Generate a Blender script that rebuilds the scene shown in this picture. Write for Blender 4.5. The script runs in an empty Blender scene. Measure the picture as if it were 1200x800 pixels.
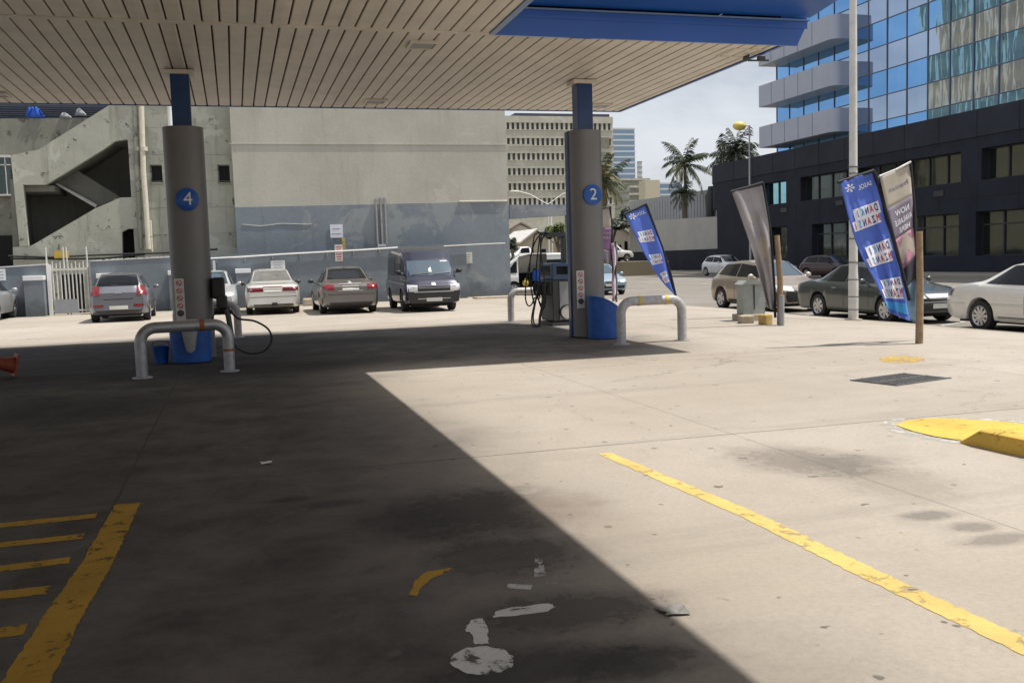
import bpy, bmesh, math, random
from mathutils import Vector, Matrix, Quaternion
from mathutils.bvhtree import BVHTree
R = random.Random(7)
scene = bpy.context.scene
COL = scene.collection

# ------------------------------------------------------------------ camera
EYE = Vector((0, 0, 1.5)); FPX = 1120.0
yaw, pitch, roll = math.radians(16.01), math.radians(4.88), math.radians(1.78)
_fw = Vector((math.sin(yaw)*math.cos(pitch), math.cos(yaw)*math.cos(pitch), -math.sin(pitch)))
_r0 = Vector((math.cos(yaw), -math.sin(yaw), 0)); _d0 = _fw.cross(_r0)
_ri = _r0*math.cos(roll) + _d0*math.sin(roll); _dn = -_r0*math.sin(roll) + _d0*math.cos(roll)
cam_d = bpy.data.cameras.new('camera'); cam = bpy.data.objects.new('camera', cam_d); COL.objects.link(cam)
cam_d.sensor_width = 36; cam_d.lens = FPX/1200*36; cam_d.clip_end = 4000; cam_d.clip_start = .05
m3 = Matrix((_ri, -_dn, -_fw)).transposed()
cam.matrix_world = Matrix.Translation(EYE) @ m3.to_4x4()
scene.camera = cam

def ray(px, py): return _ri*((px-600)/FPX) + _dn*((py-400)/FPX) + _fw
def G(px, py, z=0.0):
    d = ray(px, py); return EYE + d*((z-EYE.z)/d.z)
def OY(px, py, Y):
    d = ray(px, py); return EYE + d*(Y/d.y)
def OX(px, py, X):
    d = ray(px, py); return EYE + d*(X/d.x)

# ------------------------------------------------------------------ materials
def newmat(name):
    m = bpy.data.materials.new(name); m.use_nodes = True
    nt = m.node_tree; b = nt.nodes['Principled BSDF']
    return m, nt, b
def N(nt, t, **k):
    n = nt.nodes.new(t)
    for a, v in k.items(): setattr(n, a, v)
    return n
def setin(n, **k):
    for a, v in k.items(): n.inputs[a.replace('_', ' ')].default_value = v
def c4(c): return (c[0], c[1], c[2], 1)
def plain(name, col, rough=.6, metal=0., var=.12, scale=6., bump=0., coat=0., spec=.5):
    """a paint or plastic with faint mottling"""
    m, nt, b = newmat(name)
    tc = N(nt, 'ShaderNodeTexCoord'); no = N(nt, 'ShaderNodeTexNoise')
    setin(no, Scale=scale, Detail=6., Roughness=.65)
    nt.links.new(tc.outputs['Object'], no.inputs['Vector'])
    rp = N(nt, 'ShaderNodeValToRGB')
    rp.color_ramp.elements[0].position = .3; rp.color_ramp.elements[1].position = .72
    rp.color_ramp.elements[0].color = c4([x*(1-var) for x in col]); rp.color_ramp.elements[1].color = c4([min(1, x*(1+var)) for x in col])
    nt.links.new(no.outputs['Fac'], rp.inputs[0]); nt.links.new(rp.outputs[0], b.inputs['Base Color'])
    setin(b, Roughness=rough, Metallic=metal, Coat_Weight=coat, Coat_Roughness=.06, Specular_IOR_Level=spec)
    if bump:
        bu = N(nt, 'ShaderNodeBump'); setin(bu, Strength=bump, Distance=.02)
        nt.links.new(no.outputs['Fac'], bu.inputs['Height']); nt.links.new(bu.outputs[0], b.inputs['Normal'])
    return m
def mixc(nt, fac, a, b_, mode='MIX'):
    mx = N(nt, 'ShaderNodeMix', data_type='RGBA', blend_type=mode)
    if isinstance(fac, float): mx.inputs[0].default_value = fac
    else: nt.links.new(fac, mx.inputs[0])
    for i, v in ((6, a), (7, b_)):
        if isinstance(v, (tuple, list)): mx.inputs[i].default_value = c4(v)
        else: nt.links.new(v, mx.inputs[i])
    return mx.outputs[2]
def math_(nt, op, a, b=None, clamp=False):
    n = N(nt, 'ShaderNodeMath', operation=op); n.use_clamp = clamp
    for i, v in ((0, a), (1, b)):
        if v is None: continue
        if isinstance(v, (int, float)): n.inputs[i].default_value = v
        else: nt.links.new(v, n.inputs[i])
    return n.outputs[0]
def noise(nt, vec, scale, detail=6., rough=.6, dist=0.):
    n = N(nt, 'ShaderNodeTexNoise'); setin(n, Scale=scale, Detail=detail, Roughness=rough, Distortion=dist)
    nt.links.new(vec, n.inputs['Vector']); return n.outputs['Fac']
def smooth(nt, v, lo, hi, out0=0., out1=1.):
    n = N(nt, 'ShaderNodeMapRange', interpolation_type='SMOOTHSTEP')
    nt.links.new(v, n.inputs[0])
    for i, x in zip((1, 2, 3, 4), (lo, hi, out0, out1)): n.inputs[i].default_value = x
    return n.outputs[0]
def scaled(nt, vec, s):
    mp = N(nt, 'ShaderNodeMapping'); mp.inputs['Scale'].default_value = s
    nt.links.new(vec, mp.inputs[0]); return mp.outputs[0]

def plaster(name, col, dirt, patch=None, pamt=.6, dscale=.9, streak=.5, peel=.0, bandz=None):
    """weathered wall: mottling, rain streaks, bare patches, big repaired areas"""
    m, nt, b = newmat(name)
    geo = N(nt, 'ShaderNodeNewGeometry'); P = geo.outputs['Position']
    n1 = noise(nt, P, dscale, 8, .65); n2 = noise(nt, scaled(nt, P, (2.2, 2.2, .18)), 1.0, 6, .7); n3 = noise(nt, P, 9, 6, .7)
    c = mixc(nt, smooth(nt, n1, .35, .7), col, [x*.86 for x in col])
    c = mixc(nt, smooth(nt, n2, .5, .75, 0, streak), c, dirt)
    c = mixc(nt, smooth(nt, n3, .4, .8, 0, .25), c, [x*.7 for x in col])
    if patch:
        n4 = noise(nt, P, .45, 7, .7, .6)
        c = mixc(nt, smooth(nt, n4, pamt, pamt+.05, 0, .75), c, patch)
    if peel:
        n5 = noise(nt, P, 2.3, 9, .72, .3)
        c = mixc(nt, smooth(nt, n5, peel, peel+.03, 0, .8), c, (.09, .085, .075))
    sz = N(nt, 'ShaderNodeSeparateXYZ'); nt.links.new(P, sz.inputs[0])
    low = smooth(nt, math_(nt, 'ADD', sz.outputs[2], math_(nt, 'MULTIPLY', math_(nt, 'SUBTRACT', n1, .5), -1.6)), .05, .75, .65, 0)   # splashed dirt along the foot
    c = mixc(nt, low, c, [x*.55 for x in dirt])
    nt.links.new(c, b.inputs['Base Color']); setin(b, Roughness=.88, Specular_IOR_Level=.2)
    bu = N(nt, 'ShaderNodeBump'); setin(bu, Strength=.35, Distance=.02)
    nt.links.new(n3, bu.inputs['Height']); nt.links.new(bu.outputs[0], b.inputs['Normal'])
    return m

def ground_mat(name, base, stains=(), joints_x=(), joints_y=(), oil_and_shade=None, specks=True, warm=(1, .96, .9), amt=.5):
    m, nt, b = newmat(name)
    geo = N(nt, 'ShaderNodeNewGeometry'); P = geo.outputs['Position']
    sx = N(nt, 'ShaderNodeSeparateXYZ'); nt.links.new(P, sx.inputs[0]); X, Y = sx.outputs[0], sx.outputs[1]
    big = noise(nt, P, .25, 6, .6, .4); mid = noise(nt, P, 1.6, 8, .7, .3); fine = noise(nt, P, 28, 6, .75); dots = noise(nt, P, 7, 2, .5); med2 = noise(nt, P, 6, 8, .75, .5); fine2 = noise(nt, P, 13, 6, .7, .8)
    along = noise(nt, scaled(nt, P, (.35, 2.0, 1)), 1.2, 7, .7)
    c = mixc(nt, smooth(nt, big, .35, .68), base, [x*.82*w for x, w in zip(base, warm)])
    c = mixc(nt, smooth(nt, mid, .42, .75, 0, .42), c, [x*.66 for x in base])
    c = mixc(nt, smooth(nt, along, .5, .75, 0, .35), c, [min(1, x*1.16) for x in base])
    c = mixc(nt, smooth(nt, fine, .35, .75, 0, .36), c, [x*.5 for x in base])
    if joints_x:   # slabs were poured at different times
        cb = N(nt, 'ShaderNodeCombineXYZ')
        nt.links.new(math_(nt, 'FLOOR', math_(nt, 'DIVIDE', math_(nt, 'ADD', X, .83), 4.73)), cb.inputs[0]); nt.links.new(math_(nt, 'FLOOR', math_(nt, 'DIVIDE', math_(nt, 'SUBTRACT', Y, 7.05), 5.2)), cb.inputs[1])
        wn = N(nt, 'ShaderNodeTexWhiteNoise', noise_dimensions='2D'); nt.links.new(cb.outputs[0], wn.inputs['Vector'])
        c = mixc(nt, math_(nt, 'MULTIPLY', wn.outputs['Value'], .28), c, [x*.74 for x in base])
        agg = noise(nt, P, 90, 3, .8); c = mixc(nt, smooth(nt, agg, .55, .75, 0, .3), c, [min(1, x*1.3) for x in base]); c = mixc(nt, smooth(nt, agg, .45, .25, 0, .3), c, [x*.4 for x in base])
    if oil_and_shade:
        # traffic lane grime, deepened with painted canopy shade, soft wandering outline:  list of (x0,x1,y0,y1,soft,amount)
        for (x0, x1, y0, y1, so, am) in oil_and_shade:
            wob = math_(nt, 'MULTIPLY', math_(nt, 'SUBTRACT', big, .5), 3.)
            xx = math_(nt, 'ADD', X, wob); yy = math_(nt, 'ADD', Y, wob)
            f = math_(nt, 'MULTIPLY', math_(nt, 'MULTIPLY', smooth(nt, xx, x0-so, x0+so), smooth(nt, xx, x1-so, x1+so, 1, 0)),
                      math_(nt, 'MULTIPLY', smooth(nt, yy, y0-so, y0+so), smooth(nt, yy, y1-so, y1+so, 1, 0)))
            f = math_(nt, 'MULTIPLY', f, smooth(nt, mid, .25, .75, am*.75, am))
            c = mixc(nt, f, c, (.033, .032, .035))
    for (cx, cy, rx, ry, rot, am, col) in stains:
        dx = math_(nt, 'SUBTRACT', X, cx); dy = math_(nt, 'SUBTRACT', Y, cy)
        ca, sa = math.cos(rot), math.sin(rot)
        u = math_(nt, 'DIVIDE', math_(nt, 'ADD', math_(nt, 'MULTIPLY', dx, ca), math_(nt, 'MULTIPLY', dy, sa)), rx)
        v = math_(nt, 'DIVIDE', math_(nt, 'SUBTRACT', math_(nt, 'MULTIPLY', dy, ca), math_(nt, 'MULTIPLY', dx, sa)), ry)
        r = math_(nt, 'SQRT', math_(nt, 'ADD', math_(nt, 'MULTIPLY', u, u), math_(nt, 'MULTIPLY', v, v)))
        r = math_(nt, 'ADD', r, math_(nt, 'ADD', math_(nt, 'MULTIPLY', math_(nt, 'SUBTRACT', mid, .5), 1.1), math_(nt, 'MULTIPLY', math_(nt, 'SUBTRACT', med2, .5), .9)))
        c = mixc(nt, smooth(nt, r, .5, 1.15, am*.65, 0), c, col)
        r2 = math_(nt, 'ADD', r, math_(nt, 'MULTIPLY', math_(nt, 'SUBTRACT', fine2, .5), 1.6))
        c = mixc(nt, smooth(nt, r2, .50, .66, am*.5, 0), c, col)
    if specks:
        # drips: small round spots, dense only in patches
        vo = N(nt, 'ShaderNodeTexVoronoi', feature='F1'); setin(vo, Scale=2.6, Randomness=1.); nt.links.new(P, vo.inputs['Vector'])
        spot = smooth(nt, math_(nt, 'ADD', vo.outputs['Distance'], math_(nt, 'MULTIPLY', math_(nt, 'SUBTRACT', med2, .5), .12)), .05, .085, .7, 0)
        c = mixc(nt, math_(nt, 'MULTIPLY', spot, smooth(nt, mid, .48, .58)), c, [x*.3 for x in base])
        # hairline cracks
        dv = N(nt, 'ShaderNodeVectorMath', operation='MULTIPLY_ADD'); cmb = N(nt, 'ShaderNodeCombineXYZ'); nt.links.new(mid, cmb.inputs[0]); nt.links.new(med2, cmb.inputs[1])
        nt.links.new(cmb.outputs[0], dv.inputs[0]); dv.inputs[1].default_value = (1.1, .9, 0); nt.links.new(P, dv.inputs[2])
        ve = N(nt, 'ShaderNodeTexVoronoi', feature='DISTANCE_TO_EDGE'); setin(ve, Scale=.22); nt.links.new(dv.outputs[0], ve.inputs['Vector'])
        c = mixc(nt, math_(nt, 'MULTIPLY', smooth(nt, ve.outputs['Distance'], .0008, .0028, .75, 0), smooth(nt, big, .42, .56)), c, [x*.25 for x in base])
        # long faint scuffs left by turning tyres
        wv = N(nt, 'ShaderNodeTexWave', wave_type='RINGS', bands_direction='Z'); setin(wv, Scale=.11, Distortion=3.5, Detail=3., Detail_Scale=.6); nt.links.new(P, wv.inputs['Vector'])
        c = mixc(nt, math_(nt, 'MULTIPLY', smooth(nt, wv.outputs['Fac'], .90, .99, 0, .22), smooth(nt, along, .42, .6)), c, [x*.4 for x in base])
        c = mixc(nt, smooth(nt, dots, .70, .73, 0, .75), c, [x*.22 for x in base])
        d2 = noise(nt, P, 3.1, 3, .55)
        c = mixc(nt, smooth(nt, d2, .715, .745, 0, .6), c, [x*.25 for x in base])
    wig = math_(nt, 'MULTIPLY', math_(nt, 'SUBTRACT', noise(nt, P, 1.6, 4), .5), .03)
    for ax, js in ((X, joints_x), (Y, joints_y)):
        for (j, w, am) in js:
            d = math_(nt, 'ABSOLUTE', math_(nt, 'ADD', math_(nt, 'SUBTRACT', ax, j), wig))
            c = mixc(nt, math_(nt, 'MULTIPLY', smooth(nt, d, w*.4, w, am, 0), smooth(nt, mid, .3, .5, .45, 1)), c, [x*.16 for x in base])
    nt.links.new(c, b.inputs['Base Color'])
    setin(b, Roughness=.92, Specular_IOR_Level=.2)
    bu = N(nt, 'ShaderNodeBump'); setin(bu, Strength=.25, Distance=.01)
    nt.links.new(fine, bu.inputs['Height']); nt.links.new(bu.outputs[0], b.inputs['Normal'])
    return m
def worn_paint(name, col, lo=.52, hi=.6, sc=5., sub=(.3, .28, .25), alpha=True):
    m, nt, b = newmat(name)
    geo = N(nt, 'ShaderNodeNewGeometry'); P = geo.outputs['Position']
    n = noise(nt, P, sc, 9, .72, .3); n2 = noise(nt, P, 30, 4, .7); n3 = noise(nt, P, 2, 5)
    c = mixc(nt, smooth(nt, n3, .35, .7), col, [x*.8 for x in col]); c = mixc(nt, smooth(nt, n2, .4, .8, 0, .35), c, [x*.55 for x in col])
    nt.links.new(c, b.inputs['Base Color']); setin(b, Roughness=.8, Specular_IOR_Level=.25)
    tr = N(nt, 'ShaderNodeBsdfTransparent'); mx = N(nt, 'ShaderNodeMixShader'); out = nt.nodes['Material Output']
    nt.links.new(smooth(nt, n, lo, hi), mx.inputs[0]); nt.links.new(b.outputs[0], mx.inputs[1]); nt.links.new(tr.outputs[0], mx.inputs[2])
    nt.links.new(mx.outputs[0], out.inputs[0]); return m
def glassy(name, col, metal=1., rough=.03, wave=0., wscale=(1, 1, 1)):
    m, nt, b = newmat(name)
    setin(b, Base_Color=c4(col), Metallic=metal, Roughness=rough)
    if wave:
        geo = N(nt, 'ShaderNodeNewGeometry'); v = scaled(nt, geo.outputs['Position'], wscale)
        n = noise(nt, v, 1., 2, .4, .3)
        bu = N(nt, 'ShaderNodeBump'); setin(bu, Strength=wave, Distance=.1)
        nt.links.new(n, bu.inputs['Height']); nt.links.new(bu.outputs[0], b.inputs['Normal'])
    return m
def carpaint(name, col, metal=.35, rough=.32):
    m = plain(name, col, rough, metal, .05, 2., coat=.8); return m
M = {}
M['soffit'] = plain('cream painted metal', (.70, .645, .555), .5, 0, .12, 1.6)
_nt = M['soffit'].node_tree; _b = _nt.nodes['Principled BSDF']; _c = _b.inputs['Base Color'].links[0].from_socket
_g = N(_nt, 'ShaderNodeNewGeometry'); _s = N(_nt, 'ShaderNodeSeparateXYZ'); _nt.links.new(_g.outputs['Position'], _s.inputs[0])
_w = N(_nt, 'ShaderNodeTexWhiteNoise', noise_dimensions='1D'); _nt.links.new(math_(_nt, 'FLOOR', math_(_nt, 'DIVIDE', math_(_nt, 'ADD', _s.outputs[0], 17.), .225)), _w.inputs['W'])
_c = mixc(_nt, math_(_nt, 'MULTIPLY', _w.outputs['Value'], .22), _c, (.46, .42, .35))
_n = noise(_nt, scaled(_nt, _g.outputs['Position'], (1.2, .25, 1)), 1.3, 7, .7); _c = mixc(_nt, smooth(_nt, _n, .52, .74, 0, .35), _c, (.34, .29, .22))
_nt.links.new(_c, _b.inputs['Base Color'])
M['groove'] = plain('dark groove', (.06, .05, .038), .9)
M['blue'] = plain('blue enamel', (.008, .085, .37), .35, 0, .1, .8, coat=.3)
M['blue_edge'] = plain('pale blue edge', (.16, .25, .42), .4)
M['navy'] = plain('navy post paint', (.008, .045, .16), .35, coat=.2)
M['clad'] = plain('grey brown cladding', (.20, .195, .19), .5, .25, .07, 1.2)
M['disc'] = plain('bright blue disc', (.012, .10, .42), .35)
M['white'] = plain('white paint', (.78, .78, .77), .45, 0, .05)
M['offwhite'] = plain('aged white paint', (.62, .61, .57), .6, 0, .12)
M['cream'] = plain('cream paint', (.66, .62, .5), .6)
M['black'] = plain('black rubber', (.018, .018, .019), .55)
M['dark'] = plain('dark interior', (.012, .012, .013), .9)
M['steel'] = plain('galvanised steel', (.40, .40, .41), .45, .6, .2, 12, .1)
M['silverpipe'] = plain('silver painted pipe', (.42, .41, .41), .5, .15, .30, 14)
M['chrome'] = plain('polished stainless', (.80, .79, .76), .3, .55, .1, 8)
M['grey'] = plain('grey plastic', (.30, .31, .33), .5)
M['dkgrey'] = plain('dark grey plastic', (.055, .058, .065), .5)
M['bin'] = plain('blue plastic', (.012, .085, .36), .5, 0, .3, 6)
M['orange'] = plain('faded orange plastic', (.28, .055, .025), .6, 0, .25, 10)
M['tape'] = plain('orange tape', (.30, .10, .03), .6)
M['ytape'] = plain('yellow tape', (.6, .42, .08), .6)
M['red'] = plain('red print', (.5, .03, .03), .5)
M['wood'] = plain('weathered wood', (.28, .20, .12), .85, 0, .35, 9, .4)
M['greenbox'] = plain('grey green cabinet paint', (.30, .33, .31), .6, 0, .15, 5)
M['plinth'] = plain('stained plinth', (.42, .36, .27), .9, 0, .3, 6, .4)
M['blockyellow'] = plain('ochre stone', (.5, .36, .12), .9, 0, .25, 7)
M['wallblue'] = plaster('slate blue paint', (.235, .27, .30), (.16, .18, .20), (.31, .33, .33), .54, .9, .75)
M['wallblue2'] = plaster('slate blue paint, low wall', (.20, .23, .255), (.14, .155, .17), (.25, .275, .29), .63, 1.1, .4)
M['wallgrey'] = plaster('grey green blank plaster', (.51, .495, .43), (.36, .345, .30), (.535, .52, .465), .60, .5, .6)
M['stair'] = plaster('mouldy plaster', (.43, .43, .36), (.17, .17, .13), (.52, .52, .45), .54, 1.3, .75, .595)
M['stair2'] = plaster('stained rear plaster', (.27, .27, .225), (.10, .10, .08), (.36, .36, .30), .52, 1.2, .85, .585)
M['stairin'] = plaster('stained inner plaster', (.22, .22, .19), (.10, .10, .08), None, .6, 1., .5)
M['roofblue'] = plain('blue grey roof sheet', (.045, .05, .07), .6, 0, .25, 3)
M['office'] = plaster('pale office concrete', (.56, .53, .48), (.34, .31, .27), (.62, .60, .56), .55, .35, .7, .66)
M['officewin'] = plain('dark office pane', (.05, .05, .052), .2, 0, .5, .6)
M['podium'] = plain('charcoal cladding', (.027, .031, .043), .75, 0, .22, .5, spec=.12)
M['podium2'] = plain('charcoal cladding, upper', (.032, .036, .05), .7, 0, .2, .5, spec=.15)
M['alu'] = plain('silver grey cladding panel', (.40, .43, .52), .42, .2, .05, .7)
M['gl_vis'] = glassy('blue vision glass', (.22, .45, .78), 1, .02, .035, (1.1, 1.1, .3))
M['gl_span'] = glassy('pale spandrel glass', (.44, .53, .68), 1, .03, .035, (1.1, 1.1, .3))
M['gl_low'] = glassy('grey shop glass', (.10, .115, .11), .85, .08, .25, (.9, .9, .15))
M['gl_teal'] = glassy('teal glass', (.35, .68, .75), 1, .06, .1, (1, 1, .3))
M['frame'] = plain('dark mullion', (.03, .032, .036), .5)
M['mull'] = plain('blue grey mullion', (.10, .13, .18), .5)
M['tan'] = plain('tan facade', (.42, .33, .2), .8, 0, .2, 1)
M['palewall'] = plaster('pale cement wall', (.42, .42, .41), (.33, .33, .32), None, .6, .4, .3)
M['rib'] = plain('grey ribbed screen', (.33, .35, .38), .6, .2, .12, 2)
M['glasstower'] = glassy('tower glass', (.25, .34, .44), .6, .2)
M['towerband'] = plain('tower spandrel', (.62, .66, .70), .5)
M['housewall'] = plain('cream house wall', (.56, .50, .40), .8, 0, .12, 2)
M['roof_w'] = plain('pale sheet roof', (.66, .64, .60), .7, 0, .15, 2)
M['roof_b'] = plain('brown tiled roof', (.24, .19, .15), .8, 0, .25, 3)
M['carglass'] = plain('tinted glass', (.012, .014, .017), .08, 0, .1, spec=.22)
M['windscreen'] = glassy('blue tinted windscreen', (.15, .20, .24), .75, .06)
M['tyre'] = plain('tyre rubber', (.02, .02, .021), .8)
M['rim'] = plain('alloy', (.50, .50, .51), .3, .9, .1)
M['taillight'] = plain('red lens', (.20, .012, .015), .2, 0, .35, 14, coat=.3)
M['darklight'] = plain('dark red lens', (.14, .012, .014), .2, 0, .2, 12, coat=1.)
M['headlight'] = plain('clear lens', (.72, .72, .72), .1, .35, .3, 25, coat=1.)
M['amber'] = plain('amber lens', (.6, .2, .03), .2, 0, .2, 12)
M['plate'] = plain('number plate', (.64, .64, .58), .5, 0, .12, 40)
M['plateink'] = plain('number plate ink', (.08, .08, .1), .5)
M['trim'] = plain('black trim', (.025, .025, .027), .45)
M['gap'] = plain('panel gap', (.01, .01, .01), .8)
M['leaf'] = plain('palm leaf', (.06, .08, .025), .6, 0, .45, 1.5)
M['leafd'] = plain('dark palm leaf', (.022, .036, .016), .6, 0, .45, 1.5)
M['leafy'] = plain('dry palm leaf', (.19, .165, .07), .7, 0, .4, 1.5)
M['bush'] = plain('bush leaf', (.10, .135, .035), .7, 0, .5, .8)
M['trunk'] = plain('palm bark', (.16, .13, .10), .9, 0, .4, 6, .5)
M['flagblue'] = plain('blue flag cloth', (.085, .155, .56), .75, 0, .14, 3)
M['flagcyan'] = plain('cyan flag cloth', (.07, .36, .72), .75)
M['flagwhite'] = plain('white flag print', (.72, .73, .78), .75, 0, .06)
M['flaggrey'] = plain('pale grey flag back', (.33, .31, .32), .8, 0, .14, 3)
M['flagblack'] = plain('black flag sleeve', (.012, .013, .017), .7)
M['flagbeige'] = plain('beige flag cloth', (.40, .36, .30), .8, 0, .1, 4)
M['flagmauve'] = plain('mauve flag cloth', (.20, .17, .22), .8, 0, .25, 3)
M['flagpink'] = plain('rose flag print', (.40, .20, .26), .8, 0, .5, 6)
M['flagdark'] = plain('dark flag print', (.02, .022, .035), .8)
M['flagteal'] = plain('teal grey flag cloth', (.10, .16, .22), .8, 0, .25, 5)
M['flagpurple'] = plain('purple flag cloth', (.20, .11, .20), .8, 0, .25, 3)
M['inkred'] = plain('flag red ink', (.55, .06, .08), .7)
M['inkblue'] = plain('flag navy ink', (.03, .05, .25), .7)
M['yellowpaint'] = worn_paint('worn yellow road paint', (.70, .52, .18), .53, .66, 7)
M['yellowpaint2'] = worn_paint('dull yellow road paint', (.46, .27, .035), .54, .66, 8)
M['whitepaint'] = worn_paint('worn white road paint', (.58, .58, .56), .53, .62, 8)
M['whitethin'] = worn_paint('nearly gone white road paint', (.5, .5, .48), .42, .56, 8)
M['yellowthin'] = worn_paint('nearly gone yellow road paint', (.62, .42, .10), .42, .6, 9)
M['kerbyellow'] = worn_paint('kerb yellow', (.70, .47, .10), .56, .7, 7)
M['iron'] = plain('cast iron', (.13, .13, .13), .7, .3, .3, 15)
M['paper'] = plain('paper', (.7, .69, .66), .8)
M['scrap'] = plain('trodden card', (.20, .195, .185), .9, 0, .2, 20)
M['brick'] = plain('brown block', (.25, .2, .15), .9, 0, .3, 4)
M['cloth_blue'] = plain('blue cloth', (.02, .10, .50), .8, 0, .2, 8)
M['bluedisp'] = plain('blue dispenser panel', (.05, .10, .19), .35, 0, .15, 6)

# ------------------------------------------------------------------ mesh builder
class MB:
    def __init__(s): s.v = []; s.f = []
    def add(s, vs, fs):
        o = len(s.v); s.v += [tuple(v) for v in vs]; s.f += [tuple(i+o for i in f) for f in fs]; return s
    def quad(s, a, b, c, d): return s.add([a, b, c, d], [(0, 1, 2, 3)])
    def box(s, c, d, rz=0., M4=None, bev=0.):
        x, y, z = d[0]/2, d[1]/2, d[2]/2
        if bev:
            bm = bmesh.new(); bmesh.ops.create_cube(bm, size=1, matrix=Matrix.Diagonal((d[0], d[1], d[2], 1)))
            bmesh.ops.bevel(bm, geom=bm.edges[:], offset=bev, segments=2, affect='EDGES', profile=.5)
            vs = [v.co.copy() for v in bm.verts]; bm.verts.index_update(); fs = [[v.index for v in f.verts] for f in bm.faces]; bm.free()
        else:
            vs = [Vector((i, j, k)) for k in (-z, z) for j in (-y, y) for i in (-x, x)]
            fs = [(0, 2, 3, 1), (4, 5, 7, 6), (0, 1, 5, 4), (2, 6, 7, 3), (0, 4, 6, 2), (1, 3, 7, 5)]
        T = Matrix.Translation(c) @ (Matrix.Rotation(rz, 4, 'Z') if M4 is None else M4)
        return s.add([T @ Vector(v) for v in vs], fs)
    def b2(s, x0, x1, y0, y1, z0, z1, bev=0.): return s.box(((x0+x1)/2, (y0+y1)/2, (z0+z1)/2), (abs(x1-x0), abs(y1-y0), abs(z1-z0)), bev=bev)
    def prism(s, poly, d, close=True):
        """polygon of 3-D points extruded by the vector d"""
        n = len(poly); d = Vector(d); a = [Vector(p) for p in poly]; vs = a + [p+d for p in a]
        fs = [tuple(range(n))[::-1], tuple(range(n, 2*n))] + [(i, (i+1) % n, n+(i+1) % n, n+i) for i in range(n)]
        return s.add(vs, fs)
    def tube(s, path, r, n=8, caps=True):
        P = [Vector(p) for p in path]; rs = r if isinstance(r, (list, tuple)) else [r]*len(P)
        vs = []; fs = []; up = None
        for i, p in enumerate(P):
            t = (P[min(i+1, len(P)-1)]-P[max(i-1, 0)]).normalized()
            if up is None: up = t.orthogonal().normalized()
            up = (up - t*up.dot(t)); up = up.normalized() if up.length > 1e-6 else t.orthogonal().normalized()
            q = t.cross(up)
            for k in range(n):
                a = 2*math.pi*k/n; vs.append(p + (up*math.cos(a)+q*math.sin(a))*rs[i])
        for i in range(len(P)-1):
            for k in range(n): fs.append((i*n+k, i*n+(k+1) % n, (i+1)*n+(k+1) % n, (i+1)*n+k))
        if caps: fs.append(tuple(range(n))[::-1]); fs.append(tuple((len(P)-1)*n+k for k in range(n)))
        return s.add(vs, fs)
    def lathe(s, prof, n=24, M4=None, sx=1., sy=1., caps=True):
        vs = []; fs = []
        for (r, z) in prof:
            for k in range(n):
                a = 2*math.pi*k/n; vs.append(Vector((r*math.cos(a)*sx, r*math.sin(a)*sy, z)))
        for i in range(len(prof)-1):
            for k in range(n): fs.append((i*n+k, i*n+(k+1) % n, (i+1)*n+(k+1) % n, (i+1)*n+k))
        if caps: fs.append(tuple(range(n))[::-1]); fs.append(tuple((len(prof)-1)*n+k for k in range(n)))
        if M4 is not None: vs = [M4 @ v for v in vs]
        return s.add(vs, fs)
    def sphere(s, c, r, sx=1, sy=1, sz=1, n=10):
        prof = [(max(1e-4, math.sin(math.pi*i/n))*r, -math.cos(math.pi*i/n)*r) for i in range(n+1)]
        return s.lathe(prof, 12, Matrix.Translation(c) @ Matrix.Diagonal((sx, sy, sz, 1)))
    def build(s, name, mat, parent=None, smooth=0., loc=None):
        me = bpy.data.meshes.new(name); me.from_pydata(s.v, [], s.f); me.update()
        if mat: me.materials.append(mat)
        o = bpy.data.objects.new(name, me); COL.objects.link(o)
        if parent: o.parent = parent
        if loc is not None: o.location = loc
        bm = bmesh.new(); bm.from_mesh(me); bmesh.ops.recalc_face_normals(bm, faces=bm.faces[:]); bm.to_mesh(me); bm.free()
        if smooth:
            me.polygons.foreach_set('use_smooth', [True]*len(me.polygons)); me.set_sharp_from_angle(angle=math.radians(smooth))
        return o
def curve(pts, k=5):
    """round a bent hose path (Catmull-Rom)"""
    P_ = [Vector(p) for p in pts]; out = []
    for i in range(len(P_)-1):
        p0, p1, p2, p3 = P_[max(0, i-1)], P_[i], P_[i+1], P_[min(len(P_)-1, i+2)]
        for j in range(k):
            t = j/k; out.append(.5*((2*p1)+(p2-p0)*t+(2*p0-5*p1+4*p2-p3)*t*t+(3*p1-p0-3*p2+p3)*t**3))
    return out+[P_[-1]]
def tag(o, label=None, cat=None, group=None, kind=None):
    for k, v in (('label', label), ('category', cat), ('group', group), ('kind', kind)):
        if v: o[k] = v
    return o
def thing(name, label, cat, loc=(0, 0, 0), rz=0., group=None):
    o = bpy.data.objects.new(name, None); COL.objects.link(o); o.location = loc; o.rotation_euler = (0, 0, rz); o.empty_display_size = .3
    return tag(o, label, cat, group)
def struct(mb, name, mat, kind='structure', smooth=0.): return tag(mb.build(name, mat, smooth=smooth), kind=kind)
def copytree(o, loc, rz=0., label=None, parent=None):
    c = o.copy(); COL.objects.link(c); c.parent = parent
    if parent is None: c.location = loc; c.rotation_euler = (0, 0, rz)
    if label: c['label'] = label
    for ch in [x for x in bpy.data.objects if x.parent == o and x != c]: copytree(ch, None, parent=c)
    return c
def text_geo(body, size=1.):
    cu = bpy.data.curves.new('lettering', 'FONT'); cu.body = body; cu.size = size; cu.align_x = 'CENTER'; cu.align_y = 'CENTER'; cu.resolution_u = 3
    ob = bpy.data.objects.new('lettering', cu); COL.objects.link(ob)
    bpy.context.view_layer.update()
    me = ob.to_mesh(); vs = [v.co.copy() for v in me.vertices]; fs = [tuple(p.vertices) for p in me.polygons]
    ob.to_mesh_clear(); bpy.data.objects.remove(ob); bpy.data.curves.remove(cu)
    return vs, fs
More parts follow.
